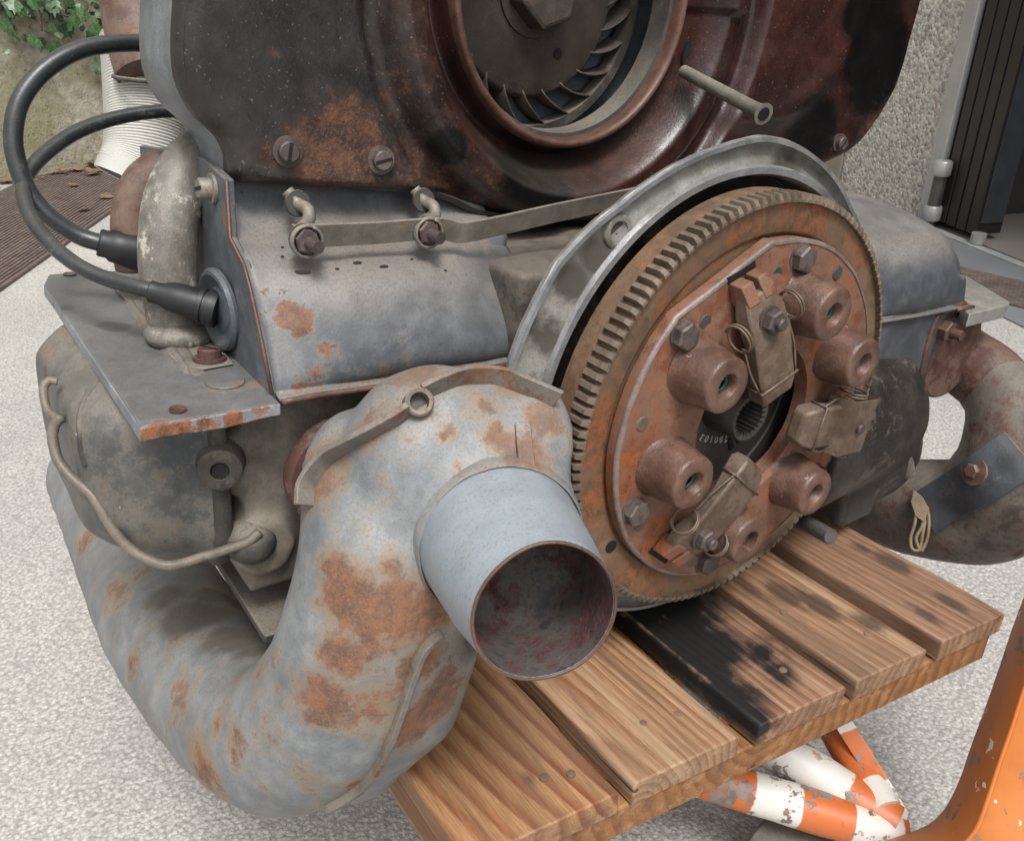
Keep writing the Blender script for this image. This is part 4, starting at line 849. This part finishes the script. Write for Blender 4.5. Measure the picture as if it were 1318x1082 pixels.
# ================================================================== ground and drains
n = NT('exposed_aggregate_concrete'); v1 = n.vor(220); v2 = n.vor(460); big = n.noise(1.6, 5, .6); md = n.noise(14, 4, .6)
c = n.mix(n.sst(n.noise(200, 2, .5), .32, .68), lin('#9c9994'), lin('#c4c1bb')); tint = n.vor(220, None, 'F1', 1)
c = n.mix(.3, c, n.mix(n.node('ShaderNodeRGBToBW', 0, None, Color=tint), lin('#807d78'), lin('#c9c6c0'))); c = n.mix(n.math('MULTIPLY', n.sst(v1, .35, .75), .5), c, lin('#7c7a77'))
c = n.mix(1, c, n.mix(n.sst(big, .3, .7), (.86, .86, .87, 1), (1.08, 1.07, 1.05, 1)), 'MULTIPLY'); c = n.mix(n.math('MULTIPLY', n.sst(md, .55, .75), .25), c, lin('#8b8986'))
c = n.mix(n.math('MULTIPLY', n.sst(n.noise(5, 6, .7, n.shift((3, 7, 0))), .58, .72), .3), c, lin('#6d6a66'))
concrete = n.out(c, .85, 0, n.bump(n.math('SUBTRACT', n.math('MULTIPLY', v2, -.4), v1), .55, .003))
ground = struct(MB().add([(-30, -30, 0), (30, -30, 0), (30, 30, 0), (-30, 30, 0)], [(0, 1, 2, 3)]).build('ground', concrete, None, 0))
def gp_(x, y): return ow(x, y, 'z', 0)
slat = worn('drain_grate_brown', '#5a4e48', '#6a5d55', '#5d4a40', '#453a35', th=.58, seed=40, rough=.7, soft=.15, bmp=.3)
def grate(name, p0, d, s, ln, wd, nsl, label, along):
    root = thing(name, label, 'drain grate', loc=tuple(p0)); d = Vector(d).normalized(); s = Vector(s).normalized()
    MB().prism([s*0, d*ln, d*ln+s*wd, s*wd], (0, 0, .002)).build('channel', M['black'], root, 0)
    if along:     # slats run along the channel
        mb0 = None
        for k in range(nsl):
            o0 = s*(wd*(k+.5)/nsl); w_ = wd/nsl*.31
            mb = MB().prism([o0-s*w_, o0-s*w_+d*ln, o0+s*w_+d*ln, o0+s*w_], (0, 0, .008)); mb.build('slat', slat, root, 0, .0012, 1)
    for q in (0, wd): MB().prism([s*q-s*.006, s*q-s*.006+d*ln, s*q+s*.006+d*ln, s*q+s*.006], (0, 0, .011)).build('edge_bar', slat, root, 0, .002, 1)
    return root
g0, g1 = gp_(-40, 403), gp_(200, 233)
gd = (g1-g0).normalized(); gs = Vector((-gd.y, gd.x, 0))
grate('drain_grate', g0-gd*.3, gd, gs, 2.2, .50, 34, 'wide brown slatted drain grate below the mossy wall', True)
h0, h1 = gp_(1318, 368), gp_(1243, 350)
hd = Vector((h1-h0)); hd.z = 0; hd.normalize(); hsd = Vector((-hd.y, hd.x, 0)); hsd = hsd if hsd.x < 0 else -hsd
grate('drain_grate', h0-hd*.6, hd, hsd, 1.5, (gp_(1318, 368)-gp_(1318, 402)).length*.85, 11, 'narrow brown slatted drain grate before the garage threshold', True)
# ================================================================== mossy wall with ivy (left)
n = NT('mossy_render'); f = n.noise(26, 7, .7); b = n.noise(3.2, 5, .6); c = n.mix(n.sst(f, .35, .65), lin('#8f8a7a'), lin('#b3ac9a')); c = n.mix(n.math('MULTIPLY', n.sst(b, .42, .62), .6), c, lin('#85845a'))
c = n.mix(n.math('MULTIPLY', n.sst(n.noise(60, 5, .7), .58, .66), .7), c, lin('#4a463c'))
moss = n.out(c, .92, 0, n.bump(n.math('ADD', f, n.noise(90, 4, .6)), .6, .006))
wp0, wp1 = gp_(0, 238), gp_(140, 210)      # foot of the wall in the photograph
wd_ = (wp1-wp0); wd_.z = 0; wd_.normalize(); gs = Vector((-wd_.y, wd_.x, 0)); w0 = wp0-wd_*3
mb = MB(); rs = []
for k in range(60):
    p = w0+wd_*(9*k/59); rs.append([p+Vector((0, 0, -.02)), p+Vector((0, 0, 2.6)), p+gs*.3+Vector((0, 0, 2.6)), p+gs*.3+Vector((0, 0, -.02))])
wall_l = tag(mb.rings(rs).build('garden_wall', moss, None, 30), 'weathered mossy rendered wall with ivy behind the ribbed hose', 'wall')
def wallhit(x, y, off=0):
    d = (ENG.to_3x3() @ ray(x, y)); t = (w0-CPW).dot(gs)/d.dot(gs); return CPW+d*t-gs*off
lf = NT('ivy_leaf'); o_ = lf.node('ShaderNodeObjectInfo', 5) if False else None
c = lf.mix(lf.sst(lf.noise(9, 3, .5), .35, .65), lin('#2f4a2c'), lin('#4d6b42')); ivym = lf.out(c, .4, 0, None); 
ivy = thing('ivy_plant', 'dark green ivy hanging over the top of the mossy wall', 'plant', loc=tuple(wallhit(70, 20, .03)))
IT = Matrix.Translation(-Vector(ivy.location))
def leaf_mesh():
    pts = [(0, -.5), (.3, -.42), (.52, -.1), (.36, .08), (.3, .3), (.12, .28), (0, .62), (-.12, .28), (-.3, .3), (-.36, .08), (-.52, -.1), (-.3, -.42)]
    me = bpy.data.meshes.new('leaf'); me.from_pydata([(0, -.1, .06)]+[(x, y, .0 if abs(x) > .2 else .04) for x, y in pts], [], [(0, i+1, (i+1) % 12+1) for i in range(12)]); me.materials.append(ivym); return me
lm = leaf_mesh(); lc = 0
spread = [(70, 35, 48, 26, 46), (20, 5, 45, 22, 34), (120, 20, 14, 30, 26), (55, 10, 60, 20, 30), (130, 70, 5, 18, 7), (128, 95, 6, 6, 4), (30, 55, 20, 8, 8), (138, 175, 3, 4, 2), (-10, 30, 30, 40, 20), (100, -20, 90, 25, 40), (20, -30, 60, 30, 40)]
stm = plain('ivy_stem', '#6b5a44', .7)
for cx_, cy_, sx, sy, nn in spread:
    for k in range(int(nn*.65)):
        p = wallhit(random.gauss(cx_, sx*.6), random.gauss(cy_, sy*.55), random.uniform(.01, .09)); s_ = random.uniform(.028, .058)
        o = bpy.data.objects.new('leaf', lm); COL.objects.link(o); o.parent = ivy
        up = (-gs+Vector((random.gauss(0, .5), random.gauss(0, .5), random.gauss(.25, .5)))).normalized()
        mx = up.to_track_quat('Z', 'Y').to_matrix().to_4x4() @ Matrix.Rotation(random.uniform(2.2, 4.1), 4, 'Z') @ Matrix.Scale(s_, 4); mx.translation = IT @ p; o.matrix_local = mx; lc += 1
for a, b in (((55, -40), (54, 25)), ((120, -30), (101, 27)), ((30, -30), (45, 40)), ((62, 18), (85, 22)), ((128, -20), (124, 60))):
    MB().tube([IT @ wallhit(a[0]+(b[0]-a[0])*t/6+random.uniform(-2, 2), a[1]+(b[1]-a[1])*t/6, .05) for t in range(7)], .003, 6).build('stem', stm, ivy, 180)
# litter of dry leaves at the foot of the wall
lt = plain('dry_leaf', '#6f5843', .7, 0, .35, 30); lm2 = lm.copy(); lm2.materials.clear(); lm2.materials.append(lt)
mo = plain('moss_tuft', '#4b5a2e', .9, 0, .3, 60); lm3 = lm.copy(); lm3.materials.clear(); lm3.materials.append(mo)
def litter(me, nm, lab, cat, n_, xr_, yr_, s0, s1):
    mbx = MB()
    for k in range(n_):
        x = random.uniform(*xr_); y = random.uniform(*yr_)-x*.12; p = gp_(x, y); s_ = random.uniform(s0, s1); mx = Matrix.Rotation(random.uniform(0, 6.3), 4, 'Z') @ Matrix.Rotation(random.gauss(0, .5), 4, 'X') @ Matrix.Scale(s_, 4); p.z = .012+abs(random.gauss(0, .012)); mx.translation = p
        vs_ = [mx @ v.co for v in me.vertices]; mbx.add(vs_, [tuple(q.vertices) for q in me.polygons])
    o = mbx.build(nm, me.materials[0], None, 0); tag(o, lab, cat); return stuff(o)
litter(lm2, 'dry_leaves', 'brown dry leaf litter along the foot of the mossy wall', 'leaves', 60, (-40, 160), (222, 243), .015, .05)
litter(lm3, 'moss', 'small tufts of green moss at the foot of the mossy wall', 'moss', 160, (-40, 150), (208, 226), .015, .04)
ylf = plain('yellow_leaf', '#a58a4a', .7, 0, .2, 40)
for (x, y, s_) in ((95, 243, .04), (138, 258, .05), (110, 275, .05), (6, 236, .07), (123, 228, .06)):
    o = bpy.data.objects.new('fallen_leaf', lm2); COL.objects.link(o); p = gp_(x, y); o.location = (p.x, p.y, .018); o.scale = (s_,)*3; o.rotation_euler = (.2, .1, x); tag(o, 'single dry leaf lying on the wide drain grate', 'leaf', 'leaves on the drain grate')
# ================================================================== garage corner (right)
q0 = gp_(1193, 288); q1 = gp_(1318, 338)
fd = (q0-q1); fd.z = 0; fd.normalize()            # along the facade, away from the door opening
fn = Vector((-fd.y, fd.x, 0)); fn = fn if fn.dot(CPW-q0) > 0 else -fn    # facing the yard
n = NT('pebbledash'); v1 = n.vor(95); v2 = n.vor(95, None, 'F1', 1); c = n.mix(1, n.mix(.55, v2, (.5, .5, .5, 1)), (.62, .58, .53, 1), 'MULTIPLY'); c = n.mix(n.sst(v1, .45, .8), c, lin('#7d776c')); bw_ = n.node('ShaderNodeRGBToBW', 0, None, Color=v2)
c = n.mix(.82, c, n.mix(bw_, lin('#827d77'), lin('#e2ded6')))
peb = n.out(c, .8, 0, n.bump(n.math('MULTIPLY', v1, -1), .8, .006))
pil = thing('garage_pillar', 'pebbledash pillar of the garage with a smooth base, beside the dark folded door', 'pillar', loc=tuple(q0))
def fb(u0, u1, d0, d1, z0, z1, name, mat, par, bev=.003):       # box in facade coordinates (u along, d into the building)
    P = [fd*u0-fn*d0, fd*u1-fn*d0, fd*u1-fn*d1, fd*u0-fn*d1]
    return MB().prism([p+Vector((0, 0, z0)) for p in P], (0, 0, z1-z0)).build(name, mat, par, 0, bev, 2)
fb(.03, 1.6, .0, .3, -.01, 2.6, 'rendered_face', peb, pil); fb(.52, 1.62, -.012, -.002, 0, 2.6, 'smooth_corner', plain('smooth_render', '#8b8578', .85, 0, .12, 30), pil)
alu = plain('aluminium_frame', '#a9a9a8', .4, .4, .1, 60); drk = plain('dark_bronze_door', '#2d2a29', .4, .3, .15, 40); drk2 = plain('door_glass_edge', '#3d4044', .2, .2)
door = thing('folding_door', 'dark bronze folding garage door leaves stacked open beside the pillar', 'door', loc=tuple(q0))
frm = fb(-.03, .03, -.02, .14, 0, 2.5, 'door_frame', alu, door); fb(-.034, -.03, .0, .1, 0.002, 2.5, 'frame_seal', drk, frm)
for k in range(4):
    u = -.07-.046*k; fb(u-.02, u+.02, -.01+.0*k, .085, .025, 2.4, 'door_leaf', drk, door); fb(u-.024, u-.021, .0, .08, .06, 2.35, 'leaf_trim', drk2 if k % 2 else alu, door, .0005)
for u, z in ((-.055, .03), (-.055, .17)):
    pz = fd*u+fn*.035+Vector((0, 0, z)); MB().lathe([(.0, 0), (.026, .0), (.028, .004), (.028, .04), (.024, .046), (0, .046)], pz, (0, 0, 1), 20).build('hinge_knuckle', alu, door, 40)
MB().cyl(fd*-.055+fn*.035+Vector((0, 0, .075)), fd*-.055+fn*.035+Vector((0, 0, .17)), .02, None, 16).build('hinge_pin', M['stud'], door, 40)
MB().lathe([(0, 0), (.022, 0), (.022, .03), (0, .031)], fd*-.26+fn*.02+Vector((0, 0, .01)), (0, 0, 1), 18).build('floor_guide', alu, door, 40)
sill = plain('threshold_strip', '#a5a7a6', .45, .2)
o = MB().prism([q0+fn*.02+fd*-.04, q0+fn*.02+fd*-3, q0+fn*.05+fd*-3, q0+fn*.05+fd*-.04], (0, 0, .008)).build('threshold', sill, None, 0, .002); tag(o, 'pale metal threshold strip across the garage opening', 'threshold')
gfl = plain('garage_floor_concrete', '#77726c', .75, 0, .15, 20)
struct(MB().prism([q0-fn*.0+fd*.2, q0+fd*-4, q0+fd*-4-fn*4, q0+fd*.2-fn*4], (0, 0, .005)).build('garage_floor', gfl, None, 0))
fp = plain('forecourt_paving', '#6f7173', .8, 0, .1, 30)
struct(MB().prism([q0+fn*.055+fd*.2, q0+fd*-3+fn*.055, q0+fd*-3+fn*.38, q0+fd*.2+fn*.38], (0, 0, .004)).build('forecourt', fp, None, 0))
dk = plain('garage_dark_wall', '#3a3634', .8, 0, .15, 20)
gar = thing('garage', 'dark garage interior behind the folded door', 'garage', loc=tuple(q0))
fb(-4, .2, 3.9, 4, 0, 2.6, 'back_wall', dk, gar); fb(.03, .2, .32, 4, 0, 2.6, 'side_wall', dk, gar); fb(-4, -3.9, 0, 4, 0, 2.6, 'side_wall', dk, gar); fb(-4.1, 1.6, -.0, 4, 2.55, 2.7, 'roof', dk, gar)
red = plain('red_enamel', '#8f1f22', .35, 0, .15, 30); wht = plain('white_label', '#c9c9c6', .5)
ex0 = gp_(1304, 186)
ext = thing('fire_extinguisher', 'red fire extinguisher with white label standing in the dark garage', 'extinguisher', loc=tuple(ex0+Vector((0, 0, .005))))
MB().lathe([(.0, 0), (.085, 0), (.09, .01), (.09, .42), (.075, .47), (.03, .5), (.025, .54), (0, .54)], (0, 0, 0), (0, 0, 1), 32).build('cylinder', red, ext, 40)
MB().box((0, 0, .57), (.03, .16, .03)).build('valve_lever', M['black'], ext, 30, .004)
lab = [Vector((.0912*math.cos(t), .0912*math.sin(t), 0)) for t in [math.pi*.9+.08*k for k in range(9)]]
MB().rings([[p+Vector((0, 0, .18)) for p in lab], [p+Vector((0, 0, .36)) for p in lab]], False).build('label_sheet', wht, ext, 60, 0, 2, 0, .001)
MB().tube(spline([Vector((0, .03, .54)), Vector((-.09, .06, .5)), Vector((-.11, .06, .3)), Vector((-.1, .05, .15))], 5), .011, 10).build('hose', M['black'], ext, 180)
